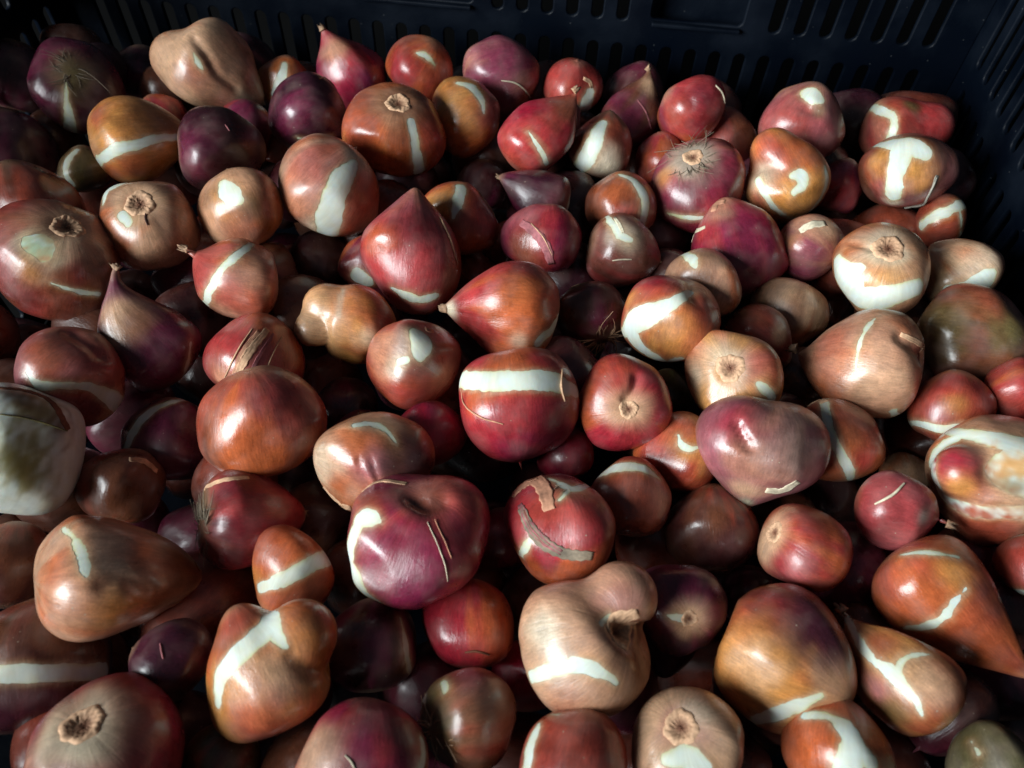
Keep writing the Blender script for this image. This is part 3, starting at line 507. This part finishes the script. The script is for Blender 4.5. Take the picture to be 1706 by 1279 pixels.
# ------------------------------------------------------------------ one bulb
def lathe(cen, R, F, tl, sh, nu, nv, seed, rough=1.0, hook=0.0):
    r_ = np.random.default_rng(seed)
    nb = int(nv * .42); nt_ = nv - nb
    ps = np.linspace(0, math.pi / 2, nb + 1)[1:]
    zb, rb = -.82 * np.cos(ps) ** (2 / 2.5), np.sin(ps)
    tt = np.sin(np.linspace(0, math.pi / 2, nt_ + 1)[1:-1])
    ru = (1 - sh) * np.sqrt(1 - tt ** 2) + sh * (.5 + .5 * np.cos(math.pi * tt ** 1.2)) ** .8
    ru = np.maximum(ru, .05 * (1 - tt) ** .3)
    z = np.r_[zb, tt * tl]; r = np.r_[rb, ru]
    ph = np.arange(nu) / nu * 2 * math.pi
    Z, P = np.meshgrid(z, ph, indexing='ij'); Rr = np.repeat(r[:, None], nu, 1)
    k = np.zeros_like(Z)
    for kk, am in ((1, .045), (2, .06), (3, .040), (4, .020), (5, .014)):
        k += am * rough * r_.uniform(.4, 1) * np.sin(kk * P + r_.uniform(0, 6.28) + r_.normal() * Z * 1.1)
    k += .006 * rough * np.sin(int(r_.integers(11, 19)) * P + r_.uniform(0, 6.28)) * np.abs(Z)
    Rr = Rr * (1 + k)
    bend = r_.normal() * .05 * rough; hk = np.maximum(Z / tl, 0) ** 4 * hook; bend2 = r_.normal() * .05 * rough
    zz = np.maximum(Z, 0) ** 2
    X, Y = Rr * np.cos(P) + bend * zz + hk, Rr * np.sin(P) + bend2 * zz
    loc = np.stack([X, Y, Z], -1).reshape(-1, 3)
    for _ in range(4):                                  # flattened where it grew against its neighbours
        fn = r_.normal(size=3) * (1, 1, .5); fn /= np.linalg.norm(fn)
        ov = loc @ fn - r_.uniform(.74, .90)
        ov = .5 * (ov + np.sqrt(ov * ov + .006))
        loc = loc - fn * (ov * .55 * min(rough, 1))[:, None]
    loc = np.r_[loc, [[0, 0, -.82]], [[bend * tl * tl + hook, bend2 * tl * tl, tl]]]
    tris = grid_tris(nv - 1, nu, True)
    nb_, nt2 = len(loc) - 2, len(loc) - 1
    j = np.arange(nu); jn = (j + 1) % nu
    tris = np.r_[tris, np.stack([np.full(nu, nb_), jn, j], -1), np.stack([(nv - 2) * nu + j, (nv - 2) * nu + jn, np.full(nu, nt2)], -1)]
    v = cen + (loc * R * 1.04) @ F
    pp = np.r_[P.ravel(), 0, 0]
    fib = np.stack([np.cos(pp) * 1.0, np.sin(pp) * 1.0, loc[:, 2] * .22], -1)
    v = v + vnormals(v, tris) * ((snoise(v, 190, seed + 5, 6) * .0004 + snoise(v, 95, seed + 6, 5) * .0007 - np.maximum(snoise(v, 70, seed + 7, 4) - .5, 0) * .0022) * rough)[:, None]
    return v, tris, fib, loc[:, 2]

def swell(v, q, s, k):
    """push the body out, along rays from its middle, to a smooth union with a ball of radius s at q"""
    r0 = np.linalg.norm(v, axis=1); u = v / r0[:, None]
    hi = np.full(len(v), 0.0) + r0 + 0; top = np.linalg.norm(q) + s * 1.6
    out = r0.copy(); done = np.zeros(len(v), bool)
    for r in np.linspace(top, r0.min() * .5, 160):
        a = r - r0; b = np.linalg.norm(u * r - q, axis=1) - s
        h = np.clip(.5 + .5 * (b - a) / k, 0, 1)
        g = b * (1 - h) + a * h - k * h * (1 - h)
        new = (g <= 0) & ~done
        out[new] = r - g[new]; done |= new
    out = np.maximum(out, r0)
    return u * out[:, None]

def seg_field(v, P, W):
    """signed distance from points to a tapering stroke (P points, W half widths)"""
    if len(P) == 1: return np.linalg.norm(v - P[0], axis=1) - W[0]
    best = np.full(len(v), 1e9)
    for a, b, wa, wb in zip(P[:-1], P[1:], W[:-1], W[1:]):
        ab = b - a; k = np.clip((v - a) @ ab / max(ab @ ab, 1e-14), 0, 1)
        d = np.linalg.norm(v - a - k[:, None] * ab, axis=1) - (wa + (wb - wa) * k)
        best = np.minimum(best, d)
    return best

def subdivide(V, T, mask):
    """split the masked triangles in four; V is a list of per-vertex arrays"""
    tm = T[mask]
    e = np.sort(np.concatenate([tm[:, [0, 1]], tm[:, [1, 2]], tm[:, [2, 0]]]), axis=1)
    u, inv = np.unique(e, axis=0, return_inverse=True); inv = inv.ravel()
    base = len(V[0]); n = len(tm)
    V = [np.concatenate([x, (x[u[:, 0]] + x[u[:, 1]]) / 2]) for x in V]
    m01, m12, m20 = base + inv[:n], base + inv[n:2 * n], base + inv[2 * n:]
    a, b, c = tm.T
    new = np.concatenate([np.stack(q, -1) for q in ((a, m01, m20), (m01, b, m12), (m20, m12, c), (m01, m12, m20))])
    return V, np.concatenate([T[~mask], new])

def clip(V, T, s):
    """keep the part of the mesh where s > 0; returns arrays, triangles and the cut edges"""
    pos = s[T] > 0; cnt = pos.sum(1)
    keep = T[cnt == 3]; out = [keep]; cuts = []
    V = [x for x in V]; extra = [[] for _ in V]; base = len(s)
    for want in (1, 2):
        tm, pm = T[cnt == want], pos[cnt == want]
        if not len(tm): continue
        odd = np.argmax(pm if want == 1 else ~pm, axis=1)
        i = np.arange(len(tm))
        a, b, c = tm[i, odd], tm[i, (odd + 1) % 3], tm[i, (odd + 2) % 3]
        kb = s[a] / (s[a] - s[b]); kc = s[a] / (s[a] - s[c])
        ib, ic = base + np.arange(len(tm)), base + len(tm) + np.arange(len(tm)); base += 2 * len(tm)
        for q, x in enumerate(V):
            extra[q] += [x[a] + kb[:, None] * (x[b] - x[a]), x[a] + kc[:, None] * (x[c] - x[a])]
        if want == 1: out.append(np.stack([a, ib, ic], -1)); cuts.append(np.stack([ib, ic], -1))
        else: out += [np.stack([ib, b, c], -1), np.stack([ib, c, ic], -1)]; cuts.append(np.stack([ic, ib], -1))
    V = [np.concatenate([x] + e) for x, e in zip(V, extra)]
    T = np.concatenate(out)
    return V, T, (np.concatenate(cuts) if cuts else np.zeros((0, 2), int))

def compact(V, T):
    u, inv = np.unique(T, return_inverse=True)
    return [x[u] for x in V], inv.reshape(T.shape)

def tube(P, rad, sides=5):
    P = np.asarray(P); n = len(P)
    tg = np.gradient(P, axis=0); tg /= np.maximum(np.linalg.norm(tg, axis=1, keepdims=True), 1e-9)
    ref = np.array([.3, .5, .8]); v = []
    for i in range(n):
        a = np.cross(tg[i], ref); a /= max(np.linalg.norm(a), 1e-9); b = np.cross(tg[i], a)
        for k in range(sides):
            w = 2 * math.pi * k / sides
            v.append(P[i] + rad[i] * (a * math.cos(w) + b * math.sin(w)))
    return np.array(v), grid_tris(n, sides, True)

def smooth_line(P, step):
    P = np.asarray(P, dtype=float)
    if len(P) < 2: return P
    d = np.r_[0, np.cumsum(np.linalg.norm(np.diff(P[:, :2], axis=0), axis=1))]
    n = max(2, int(d[-1] / step) + 1); x = np.linspace(0, d[-1], n)
    if len(P) == 2: return np.stack([np.interp(x, d, P[:, k]) for k in range(P.shape[1])], -1)
    m = np.gradient(P, d, axis=0)
    i = np.clip(np.searchsorted(d, x, side='right') - 1, 0, len(P) - 2)
    h = (d[i + 1] - d[i])[:, None]; s = ((x - d[i]) / (d[i + 1] - d[i]))[:, None]
    return (2*s**3-3*s**2+1)*P[i] + (s**3-2*s**2+s)*h*m[i] + (-2*s**3+3*s**2)*P[i+1] + (s**3-s**2)*h*m[i+1]

def build_bulb(i, b):
    u, v, w, th, ph, tl, sh, ca, cb, lvl, label, marks = b
    t = DEPTH[i]; mpp = t / FPX; R = w * mpp / 2
    cen = at_depth(u, v, t)
    root = bpy.data.objects.new('tulip_bulb', None); COL.objects.link(root)
    root.location = cen; root.empty_display_size = .01
    root['label'] = label; root['category'] = 'tulip bulb'; root['group'] = 'tulip bulbs heaped in the crate'
    eye = CAM - cen
    F = axis_frame(u, v, th, ph)
    nu = int(np.clip(w * .48, 52, 104)) if not any(m[0] == 'Z' for m in marks) else 170; nv = int(nu * .66)
    hook = sum(m[1] for m in marks if m[0] == 'U')
    parts = [dict(name='skin', d=lathe(np.zeros(3), R, F, tl, sh, nu, nv, 100 + i, 1.0, hook), a=ca, b=cb, tl=tl, main=True)]
    for m in marks:
        if m[0] == 'S':
            vv, tt, ff, zz = parts[0]['d']
            parts[0]['d'] = (swell(vv, at_depth(m[1], m[2], t - m[9] * R) - cen, m[3] * mpp / 2, m[3] * mpp / 2 * .42), tt, ff, zz)
        if m[0] == 'V':
            _, x, y, w2, th2, ph2, tl2, sh2, c2, dz = m
            n2 = int(np.clip(w2 * .48, 44, 90))
            parts.append(dict(name='inner_clove', d=lathe(at_depth(x, y, t - dz * R) - cen, w2 * mpp / 2, axis_frame(x, y, th2, ph2), tl2, sh2, n2, int(n2 * .66), 900 + i, .8), a=c2, b=c2, tl=tl2, main=False))
    def tree():
        vs = np.concatenate([p['d'][0] for p in parts]); off = 0; ts = []
        for p in parts: ts.append(p['d'][1] + off); off += len(p['d'][0])
        return BVHTree.FromPolygons(vs.tolist(), np.concatenate(ts).tolist())
    def drop(tr, x, y):
        d = ray(x, y); d = d / np.linalg.norm(d)
        h = tr.ray_cast(Vector(eye), Vector(d))
        if h[0] is None or (Vector(eye) - h[0]).length > np.linalg.norm(eye) + 2 * R:
            q = eye + d * (-(eye @ d))
            h = tr.find_nearest(Vector(q))
        return np.array(h[0]), np.array(h[1])
    def line(tr, pts, widths, step=5):
        wd = widths if isinstance(widths, (list, tuple)) else [widths] * len(pts)
        q = smooth_line(np.c_[np.array(pts, float), np.array(wd, float)], step)
        hits = [drop(tr, x, y) for x, y, _ in q]
        return np.array([h[0] for h in hits]), np.maximum(q[:, 2], .5) * mpp / 2, np.array([h[1] for h in hits])
    naked = any(m[0] == 'Z' and m[1] == 'naked' for m in marks)
    if naked:                                            # a slumped, squarish piece
        vv, tt, ff, zz = parts[0]['d']
        lc = vv @ F.T / R; q = np.abs(lc) / np.array([.98, .98, 1.0])
        f4 = (q ** 2).sum(1) ** .5 / np.maximum((q ** 5).sum(1) ** .2, 1e-6)
        parts[0]['d'] = ((lc * (1 + .55 * (f4 - 1))[:, None]) @ F * R, tt, ff, zz)
    # dents and folds first
    tr = tree()
    base_r = 0
    for m in marks:
        if m[0] == 'K':
            P, _, _ = line(tr, m[1], 4)
            for p in parts:
                vv, tt, ff, zz = p['d']
                n = vnormals(vv, tt); d = seg_field(vv, P, np.zeros(len(P)))
                p['d'] = (vv - n * (m[3] * R * np.exp(-(np.maximum(d, 0) / (m[2] * mpp * .8)) ** 2))[:, None], tt, ff, zz)
        if m[0] == 'B': base_r = m[1] * mpp
    bp = -F[2] * R * .82
    if base_r:
        vv, tt, ff, zz = parts[0]['d']
        d = np.linalg.norm(vv - bp, axis=1)
        parts[0]['d'] = (vv + F[2] * (.30 * base_r * np.exp(-(d / (base_r * .85)) ** 2))[:, None], tt, ff, zz)
    tr = tree()
    flesh = [line(tr, m[1], m[2])[:2] for m in marks if m[0] == 'F']
    spots = []
    for m in marks:
        if m[0] == 'S': spots.append((np.array([drop(tr, m[1], m[2])[0]]), np.array([0.0]), m[3] * mpp * .55, C[m[8]], .6))
        if m[0] == 'P': spots.append((np.array([drop(tr, m[1], m[2])[0]]), np.array([0.0]), m[3] * mpp, C[m[4]], m[5]))
        if m[0] == 'Q':
            P, W, _ = line(tr, m[1], m[2]); spots.append((P, W * 0, m[2] * mpp * .7, C[m[3]], m[4]))
    if base_r: spots.insert(0, (np.array([np.array(tr.find_nearest(Vector(bp))[0])]), np.array([0.0]), base_r * 1.9, C['tan'] * 1.1, .75))
    ragseed = 400 + i
    def sdf(x):
        s = np.full(len(x), 1.0)
        for P, W in flesh: s = np.minimum(s, seg_field(x, P, W))
        return s + snoise(x, 1700, ragseed, 8) * .00014 + snoise(x, 560, ragseed + 1, 6) * .00030
    skin_obj = None
    for p in parts:
        vv, tt, ff, zz = p['d']
        nn = vnormals(vv, tt)
        # the colour of the skin itself: two tones in broad cloudy patches, streaks along the scales, drier at tip and base
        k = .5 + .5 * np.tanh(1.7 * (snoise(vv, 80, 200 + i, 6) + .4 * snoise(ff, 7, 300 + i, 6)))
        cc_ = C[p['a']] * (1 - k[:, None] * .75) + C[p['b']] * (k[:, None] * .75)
        g3 = {'plum': 'purple', 'purple': 'red', 'crimson': 'red', 'red': 'orange', 'mauve': 'pinktan', 'orange': 'gold', 'rust': 'orange', 'gold': 'tan',
              'tan': 'orange', 'pinktan': 'orange', 'brown': 'rust', 'dbrown': 'purple', 'cream': 'tan', 'olive': 'brown'}[p['a']]
        k3 = np.clip(snoise(vv, 95, 500 + i, 6) * .9 + .5 * snoise(ff, 9, 510 + i, 5) - .15, 0, .8)
        cc_ = cc_ + (C[g3] - cc_) * k3[:, None]
        k4 = np.clip(snoise(vv, 120, 520 + i, 6) - .45, 0, .6)
        cc_ = cc_ * (1 - .5 * k4[:, None])
        cc_ = cc_ * (1 + .10 * snoise(vv, 260, 250 + i, 6))[:, None]
        dry = np.clip((zz / p['tl'] - .86) / .14, 0, 1) * .6 + np.clip((-zz - .70) / .12, 0, 1) * .45
        cc_ = cc_ + (C['tan'] * .8 - cc_) * dry[:, None]
        for P, W, r, c, st in spots:
            d = np.maximum(seg_field(vv, P, W), 0) / r
            d = np.maximum(d + .22 * snoise(vv, 330, 270 + i, 5), 0)
            cc_ = cc_ + (c - cc_) * (st * np.exp(-(d * .95) ** 3))[:, None]
        s = sdf(vv) if flesh and p['main'] else np.full(len(vv), 1.0)
        if flesh and p['main']:                          # the skin thins and yellows next to a tear
            cc_ = cc_ + (C['gold'] * .8 - cc_) * (.40 * np.exp(-(np.maximum(s, 0) / .0016) ** 1.5))[:, None]
            cc_ = cc_ + (C['cream'] - cc_) * (.38 * np.exp(-(np.maximum(s, 0) / .0007) ** 1.5))[:, None]
        cc_ = np.clip(cc_, .004, .9)
        par = root if p['main'] else skin_obj
        if naked and p['main']:
            fc = np.ones((len(vv), 3))
            for P, W, r, c, st in spots:
                d = np.maximum(np.maximum(seg_field(vv, P, W), 0) / r + .30 * snoise(vv, 200, 271 + i, 6) + .28 * snoise(vv, 900, 272 + i, 6), 0)
                fc = fc + (c * 1.1 - fc) * (st * np.exp(-d ** 3))[:, None]
            o = make_mesh('exposed_flesh', vv, tt, FLESH, root, np.clip(fc * (1 + .05 * snoise(vv, 400, 9, 6) + .05 * snoise(vv, 1500, 10, 6))[:, None], .02, 1), ff, nn)
        elif s.min() < 0:
            V, T = [vv, nn, cc_, ff], tt
            for _ in range(2):
                ss = sdf(V[0])[T]
                near = (ss.min(1) < 0) & (ss.max(1) > 0) | (np.abs(ss).min(1) < .0007)
                V, T = subdivide(V, T, near)
            V[1] = V[1] / np.maximum(np.linalg.norm(V[1], axis=1, keepdims=True), 1e-9)
            ss = sdf(V[0])
            A, TA, cuts = clip(V, T, ss)
            sa = np.abs(sdf(A[0]))
            A[0] = A[0] + A[1] * (.00003 * np.exp(-(sa / .0008) ** 2))[:, None]
            rim_in = cuts.ravel()
            n0 = len(A[0])                               # the thickness of the skin along the tear
            B = [np.concatenate([x, x[rim_in], x[rim_in]]) for x in A]
            B[0][n0 + len(rim_in):] -= A[1][rim_in] * .0007
            q = np.arange(len(cuts)) * 2 + n0; m_ = len(rim_in)
            TA = np.concatenate([TA, np.stack([q, q + 1, q + 1 + m_], -1), np.stack([q, q + 1 + m_, q + m_], -1)])
            B[2][n0:] = B[2][n0:] * .45 + C['tan'] * .4
            B, TA = compact(B, TA)
            o = make_mesh(p['name'], B[0], TA, SKIN, par, B[2], B[3], B[1])
            V2, T2, _ = clip(V, T, .0006 - ss)
            V2[0] = V2[0] - V2[1] * .00007
            V2, T2 = compact(V2, T2)
            s2 = np.abs(sdf(V2[0]))
            fc = 1 - np.exp(-(s2 / .0009) ** 1.5)[:, None] * np.array([.10, .20, .50]) * (.6 + .4 * snoise(V2[0], 300, ragseed + 2, 5))[:, None]
            for P, W, r, c, st in spots:                 # stains on the flesh (mould, bruises)
                if st > .55 and p['main'] and any(q[0] == 'Z' for q in marks):
                    d = np.maximum(np.maximum(seg_field(V2[0], P, W), 0) / r + .3 * snoise(V2[0], 330, 271 + i, 6) + .3 * snoise(V2[0], 1100, 272 + i, 6), 0)
                    fc = fc + (c * 1.5 - fc) * (st * np.exp(-d ** 3))[:, None]
            fo = make_mesh('exposed_flesh', V2[0], T2, FLESH, root if p['main'] else o, np.clip(fc, 0, 1), V2[3], V2[1])
        else:
            o = make_mesh(p['name'], vv, tt, SKIN, par, cc_, ff, nn)
        if p['main']: skin_obj = o
    r_ = np.random.default_rng(1000 + i)
    for m in marks:
        if m[0] == 'T':                                  # a bent neck that carries the tip
            q = smooth_line(np.c_[np.array(m[1], float), np.array(m[2], float)], 3)
            P = np.array([at_depth(x, y, t - .05 * R) - cen for x, y, _ in q]); rad = np.maximum(q[:, 2] * mpp / 2, .0004)
            vv, tt = tube(P, rad, 18)
            kk = np.repeat(np.linspace(0, 1, len(P)), 18)[:, None] ** 1.3
            cc_ = C[ca] * (1 - kk) + C[m[3]] * kk
            ang = np.tile(np.arange(18) / 18 * 2 * math.pi, len(P))
            vv = vv + vnormals(vv, tt) * (np.sin(ang * 5 + i) * .00035 + snoise(vv, 400, i, 5) * .0003)[:, None]
            ff = np.stack([np.cos(ang), np.sin(ang), kk[:, 0] * .4], -1)
            make_mesh('neck', vv, tt, SKIN, root, np.clip(cc_ * (1 + .2 * snoise(vv, 500, i + 4, 5))[:, None], .01, .9), ff)
    has_neck = any(m[0] == 'T' for m in marks)
    if (tl >= 1.3 and sh >= .4) or any(m[0] == 'Y' for m in marks):
        tipp = parts[0]['d'][0][-1]
        if has_neck: tipp = P[-1]; ax = P[-1] - P[-4]; ax = ax / np.linalg.norm(ax)
        else: ax = F[2]
        e1 = np.cross(ax, [.3, .2, .9]); e1 /= np.linalg.norm(e1); e2 = np.cross(ax, e1)
        nc, nr = 14, 5; r0 = np.clip(.10 * R, .0011, .0022); vs, cs = [], []
        ln = [r_.uniform(.25, 1.0) for _ in range(nc)]
        for a in range(nr):
            for c in range(nc):
                an = 2 * math.pi * c / nc; x = a / (nr - 1)
                rr = r0 * (1.1 - .55 * x + .5 * x * x * r_.uniform(0, 1))
                vs.append(tipp + ax * (-.0022 + x * ln[c] * .0045) + rr * (e1 * math.cos(an) + e2 * math.sin(an)))
                cs.append(C['tan'] * (.75 - .35 * x + .15 * r_.normal()))
        ho = make_mesh('tip_husk', np.array(vs), grid_tris(nr, nc, True), DRY, root, np.clip(np.array(cs), .02, .8))
        so = ho.modifiers.new('thickness', 'SOLIDIFY'); so.thickness = .0002
    # root plate
    if base_r:
        nr, nc = 11, 44; vs, cs = [], []
        s_, n_ = F[0], F[1]
        for a in range(nr):
            rho = a / (nr - 1)
            for c in range(nc):
                an = 2 * math.pi * c / nc
                rr = base_r * rho * (1 + .07 * math.sin(3 * an + i) + .05 * math.sin(7 * an + 2 * i) + .04 * r_.normal() * (rho > .9))
                q = bp + rr * (s_ * math.cos(an) + n_ * math.sin(an)) - F[2] * R
                h = tr.ray_cast(Vector(q), Vector(F[2]))
                pt = np.array(h[0]) if h[0] is not None else bp
                hh = base_r * (.08 * math.exp(-((rho - .70) / .20) ** 2) + .035 + .022 * math.cos(rho * 26)) * (1 + .25 * math.sin(15 * an + i) + .2 * math.sin(4 * an + 2 * i)) + base_r * .022 * r_.normal() * (rho < .9)
                if rho == 1: hh = -base_r * .06
                vs.append(pt - F[2] * hh)
                kk = math.exp(-(rho / .46) ** 2)
                cs.append(C['tan'] * (1 - kk) * (.85 + .35 * rho + .10 * r_.normal()) + C['brown'] * .9 * kk)
        make_mesh('basal_plate', np.array(vs), grid_tris(nr, nc, True), DRY, root, np.clip(np.array(cs), .01, .9))
    for m in marks:
        if m[0] == 'R':
            n, ln, cn = m[1], m[2] * mpp, C[m[3]]
            vs, ts, cs, off = [], [], [], 0
            h0 = tr.ray_cast(Vector(bp - F[2] * R), Vector(F[2])); q0 = np.array(h0[0]) if h0[0] is not None else bp
            for k in range(n):
                an = r_.uniform(0, 6.283); rad = F[0] * math.cos(an) + F[1] * math.sin(an)
                st = q0 + rad * ln * .32 * r_.uniform(.1, 1) ** .5 + F[2] * .0006
                L_ = ln * r_.uniform(.35, 1.0); out = -F[2] * r_.uniform(.05, .38); sw = np.cross(F[2], rad) * r_.normal() * .9
                pts = []
                for x in np.linspace(0, 1, 6):
                    pts.append(st + L_ * (rad * x * (1 - .1 * x) + out * x * (1 - .7 * x) + sw * x * x))
                vv, tt = tube(pts, np.linspace(.00032, .00010, 6) * r_.uniform(.7, 1.3), 4)
                vs.append(vv); ts.append(tt + off); off += len(vv); cs.append(np.repeat((cn * r_.uniform(.6, 1.35))[None], len(vv), 0))
            make_mesh('roots', np.concatenate(vs), np.concatenate(ts), DRY, root, np.clip(np.concatenate(cs), .01, .9))
        if m[0] == 'D':  # dried strands and seams; a few mauve ones are painted glints
            P, W, Nn = line(tr, m[1], m[2], 4)
            rad = W * (.55 + .45 * np.sin(np.linspace(.25, math.pi - .25, len(W))))
            P = P + Nn * (rad * .25)[:, None] + Nn * (np.abs(snoise(P, 420, i + 3, 5)) * .00025)[:, None]
            vv, tt = tube(P, rad, 6)
            make_mesh('dry_strand_or_glint', vv, tt, DRY, root, np.clip(np.repeat((C[m[3]] * 1.0)[None], len(vv), 0) * (1 + .2 * snoise(vv, 900, i, 5))[:, None], .01, .9))
        if m[0] == 'H':
            P, W, Nn = line(tr, m[1], m[2], 4)
            n = len(P)
            for _ in range(2): Nn[1:-1] = (Nn[:-2] + 2 * Nn[1:-1] + Nn[2:]) / 4
            Nn /= np.linalg.norm(Nn, axis=1, keepdims=True)
            tg = np.gradient(P, axis=0); tg /= np.maximum(np.linalg.norm(tg, axis=1, keepdims=True), 1e-9)
            bi = np.cross(Nn, tg); bi /= np.maximum(np.linalg.norm(bi, axis=1, keepdims=True), 1e-9)
            al = np.linspace(-1, 1, 9); vs = []
            taper = .55 + .45 * np.sin(np.linspace(.3, math.pi - .3, n))
            for q in range(n):
                for x in al:
                    e_ = W[q] * taper[q] * (1 + .12 * math.sin(q * 1.7 + (3 if x > 0 else 0)) * abs(x))
                    pt = P[q] + bi[q] * x * e_
                    g_ = tr.find_nearest(Vector(pt))
                    pt = np.array(g_[0]); nn = np.array(g_[1])
                    lift = .00012 + abs(x) ** 3 * W[q] * (.04 + .05 * math.sin(q * .9 + i + 2 * (x > 0))) + .00012 * math.sin(x * 9 + q * .3)
                    vs.append(pt + nn * max(lift, .0001))
            vs = np.array(vs)
            hc = np.clip(C[m[3]][None] * (1 + .22 * snoise(vs, 800, i + 11, 6))[:, None], .01, .9)
            ho = make_mesh('husk_strip', vs, grid_tris(n, 9, False), DRY, root, hc)
            so = ho.modifiers.new('thickness', 'SOLIDIFY'); so.thickness = .00025; so.offset = 1
    return root

for i, b in enumerate(BULBS):
    build_bulb(i, b)

# ------------------------------------------------------------------ the bulbs underneath, seen only through the gaps
fill_cols = ['brown', 'purple', 'plum', 'rust']
sph_c = np.array([p[0] for p in placed]); sph_r = np.array([p[1] for p in placed])
r_ = np.random.default_rng(5)
views = [CAM]
protos = []
for k in range(8):
    vv, tt, ff, zz = lathe(np.zeros(3), .021, np.eye(3), 1.0 + .18 * (k % 4), .3 + .1 * (k % 4), 44, 28, 7000 + k)
    kk = (.5 + .5 * np.tanh(snoise(vv, 90, 20 + k, 6)))[:, None]
    cc_ = C[fill_cols[k % 4]] * (1 - kk) + C['dbrown'] * kk  # skin darkened toward deep brown to paint in the shade of the gaps
    me = make_mesh('skin', vv, tt, SKIN, None, np.clip(cc_, .004, .9), ff)
    protos.append(me.data); bpy.data.objects.remove(me)
fill = []
for z in (-.015, -.028, -.046, -.072, -.094):
    for gx in np.arange(LEFT + .025, RIGHT - .02, .024):
        for gy in np.arange(FRONT + .03, REAR - .02, .024):
            p = EX * (gx + r_.normal() * .004) + EY * (gy + r_.normal() * .004); p[2] = Z0 + z + r_.normal() * .003
            r = .020 * r_.uniform(.82, 1.1)
            if (np.linalg.norm(sph_c - p, axis=1) < .77 * (sph_r + r)).any(): continue
            if any(np.linalg.norm(p - q) < .88 * (r + s) for q, s in fill): continue
            fill.append((p, r))
allc = np.concatenate([sph_c, np.array([f[0] for f in fill])]); allr = np.concatenate([sph_r, np.array([f[1] for f in fill])])
n_fill = 0
for k, (p, r) in enumerate(fill):
    seen = 0
    for q, e_ in enumerate(views):
        dirs = r_.normal(size=(160, 3)); dirs /= np.linalg.norm(dirs, axis=1, keepdims=True)
        pts = p + dirs * r * .98
        pts = pts[((pts - p) @ (e_ - p)) > 0]
        for x in pts:
            d = x - e_
            zc = d @ FWD
            if q == 0 and (abs(d @ RGT) / zc > .5 * PW / FPX or abs(d @ UPV) / zc > .5 * PH / FPX): continue
            if q and (abs(d @ RGT) / zc > .6 * PW / FPX or abs(d @ UPV) / zc > .6 * PH / FPX): continue
            L_ = np.linalg.norm(d); d = d / L_
            oc = allc - e_; tca = oc @ d
            d2 = (oc * oc).sum(1) - tca ** 2
            hit = (d2 < (.95 * allr) ** 2) & (tca < L_ - .5 * r) & (tca > 0)
            hit[len(sph_r) + k] = False
            if not hit.any(): seen += 1
        if seen >= 4: break
    if seen < 4: continue
    n_fill += 1
    root = bpy.data.objects.new('tulip_bulb', None); COL.objects.link(root)
    root.location = p; root.rotation_euler = r_.uniform(0, 6.28, 3); root.empty_display_size = .01
    root['label'] = 'shadowed tulip bulb buried under the top layer, glimpsed only through a dark gap'
    root['category'] = 'tulip bulb'; root['group'] = 'buried tulip bulbs in the dark gaps'
    o = bpy.data.objects.new('skin', protos[k % 8]); COL.objects.link(o); o.parent = root; o.scale = (r / .021,) * 3
print('fill bulbs', n_fill, 'of', len(fill))
